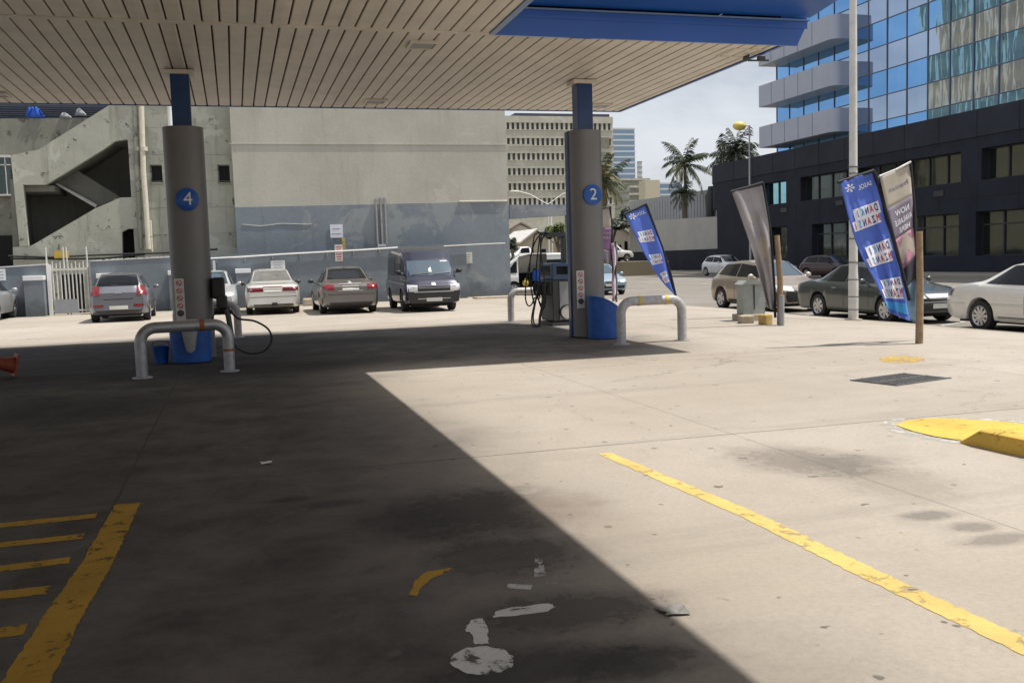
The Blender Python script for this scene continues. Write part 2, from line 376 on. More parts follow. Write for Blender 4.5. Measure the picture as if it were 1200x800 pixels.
def bold(vs_fs, d=.012):
    vs, fs = vs_fs; V = []; F = []
    for dx, dy in ((-d, 0), (d, 0), (0, d), (0, -d)):
        o = len(V); V += [v+Vector((dx, dy, (dx+dy)*.01)) for v in vs]; F += [tuple(i+o for i in f) for f in fs]
    return V, F
def lerp(a, b, t): return a+(b-a)*t
def clamp(x, a=0., b=1.): return max(a, min(b, x))
def interp(pts, x):
    if x <= pts[0][0]: return pts[0][1]
    for (x0, y0), (x1, y1) in zip(pts, pts[1:]):
        if x <= x1: return lerp(y0, y1, (x-x0)/(x1-x0))
    return pts[-1][1]

# ------------------------------------------------------------------ world and sun
SUN = Vector((.45, -.10, 1)).normalized()
elev = math.asin(SUN.z); az = math.atan2(SUN.x, SUN.y)
w = bpy.data.worlds.new('World'); scene.world = w; w.use_nodes = True; nt = w.node_tree
bg = nt.nodes['Background']; sky = nt.nodes.new('ShaderNodeTexSky'); sky.sky_type = 'NISHITA'; sky.sun_disc = False
sky.sun_elevation = elev; sky.sun_rotation = az; sky.air_density = 1.0; sky.dust_density = 3.0; sky.ozone_density = 1.0
tc = N(nt, 'ShaderNodeTexCoord'); cl = noise(nt, scaled(nt, tc.outputs['Generated'], (1, 1, 2.6)), 2.1, 9, .6, .4)
cm = smooth(nt, cl, .30, .62, .25, .92)
nt.links.new(mixc(nt, cm, sky.outputs[0], (7.3, 7.6, 8.1)), bg.inputs[0]); bg.inputs[1].default_value = .11
sd = bpy.data.lights.new('sun', 'SUN'); sd.energy = 5.0; sd.angle = math.radians(.53); sd.color = (1, .95, .87)
so = bpy.data.objects.new('sun', sd); COL.objects.link(so); so.rotation_euler = SUN.to_track_quat('Z', 'Y').to_euler(); so.location = (20, -10, 40)
scene.view_settings.view_transform = 'Standard'; scene.view_settings.look = 'None'; scene.view_settings.exposure = 0.0; scene.view_settings.gamma = 1
scene.view_settings.use_curve_mapping = False
scene.cycles.max_bounces = 8; scene.cycles.diffuse_bounces = 4; scene.cycles.transparent_max_bounces = 12
scene.cycles.use_denoising = True

# ------------------------------------------------------------------ ground
STREET = -.28
def gz(x, y):
    """height of the forecourt apron, falling to the street"""
    a = interp([(11.5, 0), (14.4, -.2)], x); b = interp([(38.5, 0), (42, -.2)], y) if x > 10.5 else 0.
    return min(a, b)
yl0, yl1 = G(708, 531), G(1200, 755)
stx = lambda px, py: G(px, py)
ST = []
for (px, py, rx, ry, rot, am, col) in (
    (945, 540, .55, .75, .3, .55, (.10, .09, .08)), (1050, 565, .5, .6, -.2, .30, (.14, .12, .10)), (1000, 540, .5, .35, 0, .35, (.12, .11, .10)),
    (1085, 604, .22, .13, 0, .6, (.10, .095, .09)), (1135, 617, .18, .12, 0, .55, (.10, .095, .09)), (1170, 632, .28, .12, 0, .5, (.10, .095, .09)),
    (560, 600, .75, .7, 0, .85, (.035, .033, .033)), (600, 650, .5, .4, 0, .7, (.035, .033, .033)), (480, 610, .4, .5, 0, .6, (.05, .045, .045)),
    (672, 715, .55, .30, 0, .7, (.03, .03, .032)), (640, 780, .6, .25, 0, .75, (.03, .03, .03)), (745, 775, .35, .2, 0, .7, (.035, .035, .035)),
    (690, 610, .33, .8, .15, .35, (.30, .25, .21)), (660, 590, .35, .4, 0, .35, (.28, .23, .19)),
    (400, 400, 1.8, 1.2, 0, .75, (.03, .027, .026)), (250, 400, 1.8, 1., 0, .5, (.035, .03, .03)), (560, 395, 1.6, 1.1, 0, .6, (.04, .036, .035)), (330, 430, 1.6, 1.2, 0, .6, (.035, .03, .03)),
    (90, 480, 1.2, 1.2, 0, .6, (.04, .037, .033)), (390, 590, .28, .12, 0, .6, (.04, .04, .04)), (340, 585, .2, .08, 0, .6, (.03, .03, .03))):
    q = G(px, py); ST.append((q.x, q.y, rx, ry, rot, am, col))
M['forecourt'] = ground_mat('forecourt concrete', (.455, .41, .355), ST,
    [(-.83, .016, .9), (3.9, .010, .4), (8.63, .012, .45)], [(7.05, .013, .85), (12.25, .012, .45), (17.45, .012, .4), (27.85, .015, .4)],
    oil_and_shade=[(-30, 1.5, -8, 22, 1.0, .91), (-30, 6.9, 14.0, 22.4, .9, .88)])
M['street'] = ground_mat('sun bleached asphalt', (.27, .25, .225), specks=False)
M['pave'] = ground_mat('pavement slabs', (.36, .33, .29), specks=False)
M['earth'] = ground_mat('dry earth', (.24, .21, .15), specks=False)
M['hill'] = plain('dry grass hillside', (.19, .19, .075), .9, 0, .5, .12)
def sheet(xs, ys, zf):
    b = MB(); n = len(xs)
    vs = [(x, y, zf(x, y)) for y in ys for x in xs]
    fs = [(j*n+i, j*n+i+1, (j+1)*n+i+1, (j+1)*n+i) for j in range(len(ys)-1) for i in range(n-1)]
    return b.add(vs, fs)
struct(MB().quad((-1600, -400, -.40), (1600, -400, -.40), (1600, 2600, -.40), (-1600, 2600, -.40)), 'ground', M['earth'])
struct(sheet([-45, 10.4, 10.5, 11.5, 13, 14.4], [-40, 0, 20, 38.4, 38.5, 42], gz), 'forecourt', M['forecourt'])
kb = MB(); kb.b2(14.4, 14.55, -40, 42.15, -.42, -.196, .02); kb.b2(-20, 14.4, 42, 42.15, -.42, -.196, .02); struct(kb, 'kerb', M['pave'])
struct(sheet([-120, 14.552, 39], [42.152, 75], lambda x, y: STREET-.004), 'cross_road', M['street'])
struct(sheet([14.552, 39], [-60, 42.152, 420], lambda x, y: STREET), 'street', M['street'])
struct(MB().b2(39, 70, -60, 300, -.39, -.15, .02), 'pavement', M['pave'])
struct(MB().b2(-60, 14, 75, 79, -.39, -.15, .02), 'pavement', M['pave'])
struct(MB().b2(-60, 37.6, 79.1, 135, -.39, .998), 'yard', M['earth'])
hb = MB(); hs = []
nx, ny = 40, 14
for j in range(ny+1):
    for i in range(nx+1):
        x = -60+i*5.5; y = 150+j*14; t = j/ny
        hs.append((x, y, -.42 + 17*math.sin(math.pi*min(t*.8, .5))*(0.75+.25*math.sin(i*.5+1))*clamp(1.25-abs((x-35)/75))))
hb.add(hs, [(j*(nx+1)+i, j*(nx+1)+i+1, (j+1)*(nx+1)+i+1, (j+1)*(nx+1)+i) for j in range(ny) for i in range(nx)])
struct(hb, 'hills', M['hill'], smooth=60)

# painted markings: flat polygons a few millimetres over the concrete
def flat(pts, z): return [(p.x, p.y, z) for p in pts]
def marking(name, polys, mat, label, cat, z=.004, group=None, px=True):
    b = MB()
    for poly in polys:
        P = [G(*q) for q in poly] if px else [Vector((q[0], q[1], 0)) for q in poly]
        b.add(flat(P, z), [tuple(range(len(P)))])
    return tag(b.build(name, mat), label, cat, group, 'structure')
def wobble_strip(a, b_, w0, w1, n=40, amp=.006):
    L = []; Rr = []; d = (b_-a).normalized(); nn = Vector((-d.y, d.x, 0))
    for i in range(n+1):
        t = i/n; c = a.lerp(b_, t); w_ = lerp(w0, w1, t)/2
        L.append(c+nn*(w_+R.uniform(-amp, amp))); Rr.append(c-nn*(w_+R.uniform(-amp, amp)))
    return [(L[i], L[i+1], Rr[i+1], Rr[i]) for i in range(n)]
def strips(name, segs, mat):
    b = MB()
    for (a, c, w0, w1) in segs:
        for q in wobble_strip(a, c, w0, w1): b.add(flat(q, .0022), [(0, 1, 2, 3)])
    return struct(b, name, mat)
strips('bay_line', [(yl0, G(880, 604), .11, .12), (G(880, 604), G(1010, 668), .12, .13), (G(1010, 668), G(1260, 785), .125, .13)], M['yellowpaint'])
strips('bay_line', [(G(150, 590), G(112, 663), .155, .16), (G(112, 663), G(78, 715), .165, .17), (G(78, 715), G(10, 835), .17, .18)], M['yellowpaint2'])
strips('hatching', [(G(113, 604), G(-60, 622), .115, .12), (G(98, 628), G(-60, 645), .11, .12), (G(82, 656), G(-60, 674), .115, .12),
                    (G(57, 691), G(-60, 704), .13, .13), (G(30, 737), G(-60, 750), .13, .13)], M['yellowpaint2'])
def blob(cx, cy, rx, ry, rot=0., n=22, j=.06):
    out = []
    for k in range(n):
        a = 2*math.pi*k/n; r = 1+R.uniform(-j, j); x, y = math.cos(a)*rx*r, math.sin(a)*ry*r
        out.append((cx+x*math.cos(rot)-y*math.sin(rot), cy+x*math.sin(rot)+y*math.cos(rot)))
    return out
def rough(poly, k=6, amp=.9):
    out = []
    for i, (x, y) in enumerate(poly):
        x1, y1 = poly[(i+1) % len(poly)]
        for j in range(k):
            t_ = j/k; out.append((lerp(x, x1, t_)+R.uniform(-amp, amp)*1.6, lerp(y, y1, t_)+R.uniform(-amp, amp)*.7))
    return out
struct_syms = [blob(565, 774, 37, 16.5, 0, 40, .05), [(556, 755), (573, 754), (571, 735), (566, 724), (552, 727), (544, 738), (552, 742)], [(578, 724), (640, 717), (650, 711), (644, 707), (600, 712), (582, 716)]]
sb = MB()
for poly in struct_syms[:1]+[rough(p_) for p_ in struct_syms[1:]]: sb.add(flat([G(*q) for q in poly], .0022), [tuple(range(len(poly)))])
struct(sb, 'bay_symbol', M['whitepaint'])
sb = MB()
for poly in ([(592, 689), (622, 691), (624, 685), (596, 684)], [(626, 676), (640, 674), (634, 650), (627, 648)], [(640, 684), (652, 684), (654, 674), (650, 674)]): sb.add(flat([G(*q) for q in poly], .0022), [tuple(range(len(poly)))])
struct(sb, 'bay_symbol', M['whitethin'])
sb = MB()
A = [(479, 697), (487, 680), (500, 670), (531, 665), (520, 672), (504, 679), (492, 690), (489, 698)]; A = rough(A, 4, .6)
sb.add(flat([G(*q) for q in A], .0022), [tuple(range(len(A)))]); struct(sb, 'bay_symbol', M['yellowpaint2'])
sb = MB(); A = blob(1057, 421, 27, 4.2); sb.add(flat([G(*q) for q in A], .0022), [tuple(range(len(A)))]); struct(sb, 'faded_patch', M['yellowthin'])
# painted nose of the traffic island, and its kerb
A = [(1046, 498), (1056, 492), (1075, 490), (1110, 490), (1150, 492), (1215, 497), (1215, 540), (1165, 525), (1128, 519), (1085, 513), (1060, 506)]
B = [(1050, 499), (1062, 493.5), (1080, 491), (1110, 491), (1170, 494), (1215, 499), (1215, 533), (1170, 520), (1128, 517), (1095, 512), (1070, 506)]
A = [(1030, 498), (1042, 492), (1070, 489.5), (1110, 489.5), (1215, 492), (1215, 545), (1165, 528), (1124, 520), (1080, 514), (1046, 506)]
sb = MB(); sb.add(flat([G(*q) for q in A], .0022), [tuple(range(len(A)))]); struct(sb, 'island_border', M['whitethin'])
sb = MB(); sb.add(flat([G(*q) for q in B], .008), [tuple(range(len(B)))]); struct(sb, 'island_nose', M['kerbyellow'])
k0 = G(1124, 519); k1 = G(1200, 536); kd = (k1-k0).normalized(); kn = Vector((-kd.y, kd.x, 0))
if kn.y < 0: kn = -kn
kb = MB(); prof = lambda t, h: None
sec = []
for (s_, h) in ((0, .012), (.18, .13), (3.2, .14)):
    p = k0 + kd*s_; sec.append([p+Vector((0, 0, 0)), p+Vector((0, 0, h*.93))+kn*.012, p+Vector((0, 0, h))+kn*.035, p+kn*.16+Vector((0, 0, h)), p+kn*.17])
vs = [v for q in sec for v in q]; fs = []
for i in range(2):
    for k in range(4): fs.append((i*5+k, (i+1)*5+k, (i+1)*5+k+1, i*5+k+1))
fs += [(0, 1, 2, 3, 4)[::-1], (10, 11, 12, 13, 14)]
kb.add(vs, fs); tag(kb.build('traffic_island_kerb', M['kerbyellow']), 'yellow painted kerb of the traffic island with a sloped end', 'kerb')
kb = MB(); p0 = k0+kd*.5+kn*.175; kb.prism([p0, p0+kd*2.6, p0+kd*2.6+kn*.7, p0+kn*.55+kd*.3], (0, 0, .125)); struct(kb, 'island_top', M['pave'])
# drain
d0 = G(1010, 441); d1 = G(1040, 438); d2 = G(1104, 448.5); d3 = G(1062, 452)
dr = thing('drain_grate', 'black slotted drain grate set in the sunlit forecourt', 'drain', ((d0+d2)/2)[:])
cx = (d0+d2)/2
b = MB(); b.box((0, 0, .003), (.95, .62, .004)); b.build('pit', M['dark'], dr)
b = MB()
for i in range(13): b.box((-.44+i*.0733, 0, .006), (.034, .60, .008))
for y in (-.3, 0, .3): b.box((0, y, .0065), (.95, .03, .0098))
b.build('bars', M['iron'], dr); dr.rotation_euler.z = .25
# litter
for (px, py, s_, lab) in ((312, 543, .05, 'small white scrap of paper lying on the shaded concrete'), (790, 716, .07, 'grey flattened scrap at the edge of the canopy shade')):
    q = G(px, py); b = MB(); pts = []
    for j in range(5):
        for i in range(5): pts.append((q.x+(i-2)*s_*.4+R.uniform(-.15, .15)*s_, q.y+(j-2)*s_*.4+R.uniform(-.15, .15)*s_, .008+abs(R.gauss(0, .05))*s_))
    b.add(pts, [(j*5+i, j*5+i+1, j*5+i+6, j*5+i+5) for j in range(4) for i in range(4)])
    tag(b.build('paper_scrap', M['paper'] if s_ < .06 else M['scrap']), lab, 'litter')

# ------------------------------------------------------------------ forecourt canopy
SZ = 4.78; YF, YN, XR, XM, XL, YB = 20.5, 13.72, 8.57, 3.74, -17., -9.
can = thing('forecourt_canopy', 'L shaped canopy with cream slatted soffit and blue fascia over the pumps', 'canopy', (0, 0, 0))
b = MB(); pw = .225
def planks(x0, x1, y0, y1, ph=0.):
    x = x0+ph
    while x < x1-.02:
        xe = min(x+pw, x1)
        a, c = x+.015, xe-.015
        if c-a > .03:
            # shallow pan section: a flat face with returned edges
            vs = []
            for y in (y0, y1): vs += [(a-.004, y, SZ+.03), (a, y, SZ+.004), (a+.012, y, SZ), (c-.012, y, SZ), (c, y, SZ+.004), (c+.004, y, SZ+.03)]
            b.add(vs, [(i, i+1, 7+i, 6+i) for i in range(5)])
        x = xe
planks(XL, XR, YN+.06, YF, .0); planks(XL, XM, YB, YN-.06, .11)
sof = b.build('soffit', M['soffit'], can)
b = MB(); b.b2(XL, XR, YN, YF, SZ+.032, SZ+.06); b.b2(XL, XM, YB, YN-.002, SZ+.032, SZ+.06); b.build('soffit_backing', M['groove'], can)
b = MB(); b.b2(XL, XM, YN-.062, YN+.062, SZ-.012, SZ+.02, .006); b.build('soffit_trim', M['soffit'], can)
b = MB(); b.b2(XM-.01, XM+.085, YB, YN, SZ-.02, SZ+.05, .006); b.build('edge_trim', M['blue_edge'], can)
# near fascia of the right wing: a plain band, a pale ledge, and a box that projects towards the pumps
b = MB()
b.prism([(XM+.09, YN-.02, SZ-.02), (8.82, YN-.02, SZ-.02), (9.02, YN-.02, SZ+.36), (XM+.09, YN-.02, SZ+.36)], (0, .05, 0))
b.b2(XM+.09, 9.0, YN-.032, YN-.021, SZ+.245, SZ+.355)
b.build('fascia_band', M['blue'], can)
b = MB(); b.b2(XM+.09, 9.03, YN-.06, YN+.03, SZ+.362, SZ+.385); b.build('fascia_ledge', M['blue_edge'], can)
b = MB()
b.prism([(XM+.09, 12.75, SZ+.53), (XM+.09, YN-.03, SZ+.42), (XM+.09, YN-.03, SZ+.95), (XM+.09, 12.75, SZ+.95)], (9.05-XM-.09, 0, 0))
b.build('fascia_box', M['blue'], can)
# other fascias
b = MB()
b.prism([(XR, YN+.04, SZ-.02), (XR+.05, YN+.04, SZ-.02), (9.04, YN+.04, SZ+.4), (9.04, YN+.04, SZ+.95), (XR, YN+.04, SZ+.95)], (0, YF-YN-.04, 0))
b.prism([(XL, YF+.001, SZ-.015), (XL, YF+.05, SZ-.015), (XL, YF+.9, SZ+.5), (XL, YF+.9, SZ+.95), (XL, YF+.001, SZ+.95)], (8.58-XL, 0, 0))
b.b2(XM+.002, XM+.086, YB, 12.74, SZ+.052, SZ+.95)
b.b2(XL-.06, XL-.002, YB, YF, SZ-.02, SZ+.95); b.b2(XL-.06, XM+.086, YB-.06, YB-.002, SZ-.02, SZ+.95)
b.build('fascia', M['blue'], can)
b = MB(); b.b2(XL, XR-.005, 12.8, YF-.005, SZ+.952, SZ+.99); b.b2(XL, XM, YB, 12.79, SZ+.952, SZ+.99); b.build('roof', M['rib'], can)
for (px, py) in ((495, 52), (440, 118), (703, 123), (-5, 110), (300, -80), (80, -60)):
    q = G(px, py, SZ)
    b = MB()
    for (x0, x1, y0, y1) in ((-.22, .22, -.22, -.18), (-.22, .22, .18, .22), (-.22, -.18, -.18, .18), (.18, .22, -.18, .18)): b.b2(q.x+x0, q.x+x1, q.y+y0, q.y+y1, SZ-.035, SZ+.01)
    fr = b.build('downlight', M['soffit'], can); b = MB(); b.b2(q.x-.178, q.x+.178, q.y-.178, q.y+.178, SZ-.022, SZ-.012); b.build('lens', M['grey'], fr)
q = G(868, 62, SZ); b = MB()
for (x0, x1, y0, y1) in ((-.3, .3, -.3, -.27), (-.3, .3, .27, .3), (-.3, -.27, -.27, .27), (.27, .3, -.27, .27)): b.b2(q.x+x0, q.x+x1, q.y+y0, q.y+y1, SZ-.012, SZ+.002)
b.build('hatch', M['soffit'], can)
b = MB(); b.tube([(q.x+.2, q.y+.1, SZ), (q.x+.2, q.y+.1, SZ-.10), (q.x+.55, q.y+.05, SZ-.10)], .018, 6); b.sphere((q.x+.15, q.y+.1, SZ-.07), .05); b.box((q.x+.42, q.y+.07, SZ-.07), (.12, .07, .07)); b.build('spray_fitting', M['dkgrey'], can)

# canopy columns: a blue steel post in grey cladding with a numbered disc
def column(loc, num, label, strip):
    t = thing('canopy_column', label, 'column', loc, 0, 'canopy columns')
    b = MB(); b.box((0, 0, 2.38), (.30, .30, 4.76), bev=.01); b.build('post', M['navy'], t)
    b = MB(); b.b2(-.23, .23, -.2, .2, 4.70, 4.765); b.build('head_plate', M['soffit'], t)
    prof = []; ring = []
    for k in range(40):
        a = 2*math.pi*k/40; ex = .55
        ring.append((.325*math.copysign(abs(math.cos(a))**.85, math.cos(a)), .325*math.copysign(abs(math.sin(a))**.9, math.sin(a))))
    vs = [(x, y, z) for z in (.02, 1.3, 2.55, 3.845) for x, y in ring]; b = MB()
    b.add(vs, [(i*40+k, i*40+(k+1) % 40, i*40+40+(k+1) % 40, i*40+40+k) for i in range(3) for k in range(40)] + [tuple(range(120, 160))])
    b.build('cladding', M['clad'], t, 50)
    if strip:
        b = MB(); b.b2(-.350, -.30, -.07, .07, .02, 3.83, .006); b.build('blue_edging', M['navy'], t)
    # the disc, standing 2 cm off the cladding
    dx = .02 if num == '4' else .035
    T = Matrix.Translation((dx, -.330, 2.65)) @ Matrix.Rotation(math.pi/2, 4, 'X')
    b = MB(); b.lathe([(.185, -.04), (.185, .022), (.178, .026)], 36, T); ds = b.build('number_disc', M['disc'], t, 40)
    b = MB(); v, f = text_geo(num, .30); b.add([T @ (Vector((p.x+.01, p.y-.0, .030))) for p in v], f); b.build('numeral', M['white'], ds)
    # vertical safety strip with small red and dark pictograms
    sx, sy = (-.19, -.325) if num == '4' else (-.235, -.305)
    z0 = .66 if num == '4' else .56
    b = MB(); b.b2(sx-.075, sx+.075, sy, sy+.02, z0, z0+.70, .004); pn = b.build('safety_strip', M['offwhite'], t)
    b = MB()
    for i in range(4):
        z = z0+.62-i*.125
        v, f = text_geo('O', .13); T2 = Matrix.Translation((sx, sy-.004, z)) @ Matrix.Rotation(math.pi/2, 4, 'X'); b.add([T2 @ p for p in v], f)
        b.box((sx, sy-.003, z), (.085, .002, .014), M4=Matrix.Rotation(.8, 4, 'Y'))
    b.build('pictogram', M['red'], pn)
    b = MB(); b.lathe([(.055, 0), (.055, .006)], 20, Matrix.Translation((sx, sy-.001, z0+.13)) @ Matrix.Rotation(math.pi/2, 4, 'X')); b.build('pictogram', M['dkgrey'], pn)
    return t
C4 = Vector((-.70, 17.0, 0)); C2 = Vector((6.40, 17.05, 0))
column(C4, '4', 'canopy column in grey cladding with the round blue number 4', False)
column(C2, '2', 'canopy column in grey cladding with the round blue number 2', True)

# hoop guard rails at the island ends
def hoop(loc, wd, h, label, rz=0., mat='silverpipe', tapes=(), r=.08):
    t = thing('guard_rail', label, 'guard rail', loc, rz, 'tubular hoops guarding the pump islands')
    path = [(-wd/2, 0, 0)]; cr = .21
    for k in range(9): a = math.pi-k*math.pi/16; path.append((-wd/2+cr+cr*math.cos(a), 0, h-cr+cr*math.sin(a)))
    for k in range(9): a = math.pi/2-k*math.pi/16; path.append((wd/2-cr+cr*math.cos(a), 0, h-cr+cr*math.sin(a)))
    path.append((wd/2, 0, 0))
    MB().tube(path, r, 14).build('hoop', M[mat], t, 50)
    for (a, c, m) in tapes: MB().tube([a, c], r+.006, 14).build('tape_band', M[m], t, 50)
    b = MB()
    for s_ in (-1, 1): b = MB(); b.lathe([(.14, 0), (.14, .012), (.1, .016)], 16, Matrix.Translation((s_*wd/2, 0, 0))); b.build('base_flange', M['steel'], t)
    return t
def hoop_px(l, r, h, *a, **k):
    p, q = G(*l), G(*r); c = (p+q)/2
    return hoop((c.x, c.y, 0), (q-p).length, h, *a, rz=math.atan2(q.y-p.y, q.x-p.x), **k)
hoop_px((167, 443), (269.5, 435), .70, 'bare steel guard hoop in front of the column numbered 4', mat='steel', tapes=[((.20, 0, .70), (.27, 0, .70), 'tape'), ((.597, 0, .30), (.597, 0, .335), 'tape')])
hoop((-.62, 21.6, 0), 1.25, .74, 'guard hoop behind the column numbered 4, mostly hidden by the pump', mat='silverpipe')
hoop_px((728.5, 403.5), (799.5, 399), .73, 'silver guard hoop with yellow tape bands in front of the column numbered 2', tapes=[((-.27, 0, .73), (-.21, 0, .73), 'ytape'), ((.24, 0, .73), (.30, 0, .73), 'ytape')])
hoop((7.02, 22.3, 0), 1.25, .74, 'silver guard hoop at the far end of the island numbered 2, behind the hoses')

# fuel dispensers
def dispenser(loc, label, rz=0.):
    t = thing('fuel_dispenser', label, 'fuel pump', loc, rz, 'fuel pumps on the islands')
    MB().b2(-.29, .29, -.46, .46, 0, .08).build('plinth', M['dkgrey'], t)
    b = MB(); b.b2(-.26, .26, -.42, .42, .10, 1.02, .02); b.build('cabinet', M['dkgrey'], t)
    b = MB(); b.b2(-.10, .24, -.442, -.42, .14, .98, .005); p = b.build('end_panel', M['grey'], t)
    T = Matrix.Translation((.07, -.45, .30)) @ Matrix.Rotation(math.pi/2, 4, 'X')
    b = MB(); b.lathe([(.15, 0), (.165, .012), (.18, 0)], 28, T); b.build('emblem_ring', M['black'], p); b = MB(); b.lathe([(.14, -.003), (.14, .004)], 28, T); b.build('emblem', M['offwhite'], p)
    b = MB(); b.b2(-.27, .27, -.44, .44, 1.02, 1.40, .04); hd = b.build('head', M['bluedisp'], t)
    b = MB(); b.b2(-.275, -.269, -.32, .32, 1.12, 1.34); b.b2(-.16, .16, -.444, -.439, 1.14, 1.32); b.build('display', M['carglass'], hd)
    b = MB(); b.b2(.12, .22, -.08, .08, 1.40, 1.98, .02); b.b2(-.30, .22, -.05, .05, 1.98, 2.08, .015); b.build('hose_mast', M['dkgrey'], t)
    for i in range(4):
        y = -.34+i*.23
        b = MB(); b.box((-.29, y, .84), (.09, .12, .30), bev=.02); hol = b.build('holster', M['black'], t)
        b = MB(); b.tube([(-.36, y, .98), (-.43, y-.01, .90), (-.44, y-.02, .74), (-.38, y-.03, .62)], [.03, .036, .03, .018], 8); b.box((-.45, y-.01, .84), (.05, .05, .16), bev=.012); b.build('nozzle', M['black'], hol)
        lo = .12+.08*(i % 2)
        pts = []
        for k in range(17):
            u = k/16; am = (.10, .22, .05, .16)[i]; pts.append((-.42-am*math.sin(math.pi*u)**.7-.05*math.sin(u*9+i), y-.06+math.sin(u*math.pi)*.16*(1 if i % 2 else -1)+.04*math.sin(u*7+i*2), lerp(.62, 2.06, u)-(1.75-lo)*math.sin(math.pi*u)**1.4*(1-u)**.55*.66))
        pts += [(-.30, y*.3, 2.09), (-.2, y*.2, 2.06)]
        MB().tube(curve(pts, 3), .016, 7).build('hose', M['black'], t, 60)
    b = MB()
    for i in range(2): b.tube(curve([(-.40, -.35+i*.12, .64), (-.55, -.45+i*.1, .25), (-.62, -.55+i*.1, .03), (-.72, -.60+i*.2, .02), (-.70, -.35+i*.1, .25), (-.52, -.3, 1.0), (-.42, -.2, 1.85), (-.25, -.08, 2.05)]), .017, 7)
    b.build('hose', M['black'], t, 60)
    return t
disp = dispenser((7.02, 20.6, 0), 'fuel pump with black nozzles and hanging hoses left of the column numbered 2')
d4 = copytree(disp, (-.80, 19.4, 0), 0, 'dark fuel pump half hidden behind the column numbered 4')
# right-hand outreach of the pump behind column 4, with a drooping hose
for ch in [x for x in bpy.data.objects if x.parent == d4 and x.name.split('.')[0] in ('hose', 'holster', 'hose_mast')]:
    for sub in [x for x in bpy.data.objects if x.parent == ch]: bpy.data.objects.remove(sub)
    bpy.data.objects.remove(ch)

# blue plastic bins at the feet of the columns
def bin_px(c, wd, dp, h0, h1, label, name='waste_bin', rz=0., kind=0):
    t = thing(name, label, 'bin', c, rz, 'blue tubs at the column feet')
    n = 28; b = MB(); vs = []; fs = []
    ring = []
    for k in range(n):
        a = 2*math.pi*k/n; ring.append((wd/2*math.copysign(abs(math.cos(a))**.85, math.cos(a)), dp/2*math.copysign(abs(math.sin(a))**.85, math.sin(a))))
    def top(x):
        u = clamp((x+wd/2)/wd); return lerp(h0, h1, u**2.1)
    levels = 6
    for i in range(levels):
        for (x, y) in ring:
            s_ = .94+.06*i/(levels-1); vs.append((x*s_, y*s_, .015+(top(x)-.015)*i/(levels-1)))
    for i in range(2):
        for (x, y) in ring:
            s_ = (.93, .88)[i]; vs.append((x*s_, y*s_, top(x*s_)-(0, .35)[i]*min(1, h1*.9)))
    L_ = levels+2
    for i in range(L_-1):
        for k in range(n): fs.append((i*n+k, i*n+(k+1) % n, (i+1)*n+(k+1) % n, (i+1)*n+k))
    fs.append(tuple((L_-1)*n+k for k in range(n))); fs.append(tuple(range(n))[::-1])
    b.add(vs, fs); b.build('tub', M['bin'], t, 40)
    rim = [(x*.985, y*.985, top(x*.985)+.004) for x, y in ring]; MB().tube(rim+[rim[0]], .014, 6, False).build('rim', M['bin'], t, 60)
    return t
bin_px((6.50, 16.42, 0), .66, .52, .78, .42, 'blue plastic tub with a sloping top at the foot of the column numbered 2')
t = bin_px((-.74, 16.35, 0), .66, .52, .56, .54, 'blue tub with a stainless cone at the foot of the column numbered 4')
b = MB(); b.lathe([(.03, .16), (.07, .20), (.145, .62), (.165, .66), (.165, .69)], 24, Matrix.Translation((-.74, 16.02, .02)), 1, .75); tag(b.build('steel_cone', M['chrome'], None, 50), 'shiny stainless cone hanging on the front of the blue tub at the column numbered 4', 'container')
t = thing('bucket', 'small dark blue bucket on the floor beside the larger blue tub', 'bucket', (-1.22, 16.5, 0))
b = MB(); b.lathe([(.10, 0), (.13, .27), (.14, .28), (.125, .27), (.095, .03)], 20); b.build('pail', M['bin'], t, 40)
b = MB(); b.tube([(-.135, 0, .27), (-.12, -.06, .34), (0, -.1, .38), (.12, -.06, .34), (.135, 0, .27)], .006, 6); b.build('handle', M['black'], t)
# black outreach box and trailing hose right of column 4
t = thing('air_hose', 'black hose box with a drooping loop right of the column numbered 4', 'hose', (C4.x+.36, C4.y-.1, 0))
b = MB(); b.b2(-.04, .17, -.2, .1, 1.0, 1.36, .04); b.b2(.02, .20, -.23, -.05, .82, 1.06, .04); b.build('box', M['black'], t)
b = MB(); b.tube([(.12, -.1, 1.0), (.2, -.15, .7), (.24, -.16, .3), (.3, -.15, .18)], .045, 8); b.build('arm', M['dkgrey'], t, 50)
b = MB(); b.tube(curve([(.2, -.12, .85), (.35, -.12, .66), (.62, -.12, .60), (.84, -.14, .45), (.88, -.15, .25), (.74, -.15, .08), (.5, -.15, .06), (.3, -.14, .16)]), .017, 8); b.tube([(.1, -.1, .95), (-.1, -.28, .62), (-.4, -.3, .55)], .012, 6); b.build('hose', M['black'], t, 60)
# orange cone lying on its side
q = G(19, 441); t = thing('traffic_cone', 'faded orange cone lying on its side at the left edge of the shade', 'cone', (q.x, q.y, 0), math.radians(200))
T = Matrix.Translation((0, 0, .17)) @ Matrix.Rotation(math.radians(78), 4, 'Y')
b = MB(); b.lathe([(.13, .02), (.12, .05), (.035, .5), (.03, .5)], 20, T); b.build('body', M['orange'], t, 40)
b = MB(); b.box(T @ Vector((0, 0, 0)), (.34, .34, .035), M4=Matrix.Rotation(math.radians(78), 4, 'Y'), bev=.012); b.build('base', M['orange'], t)

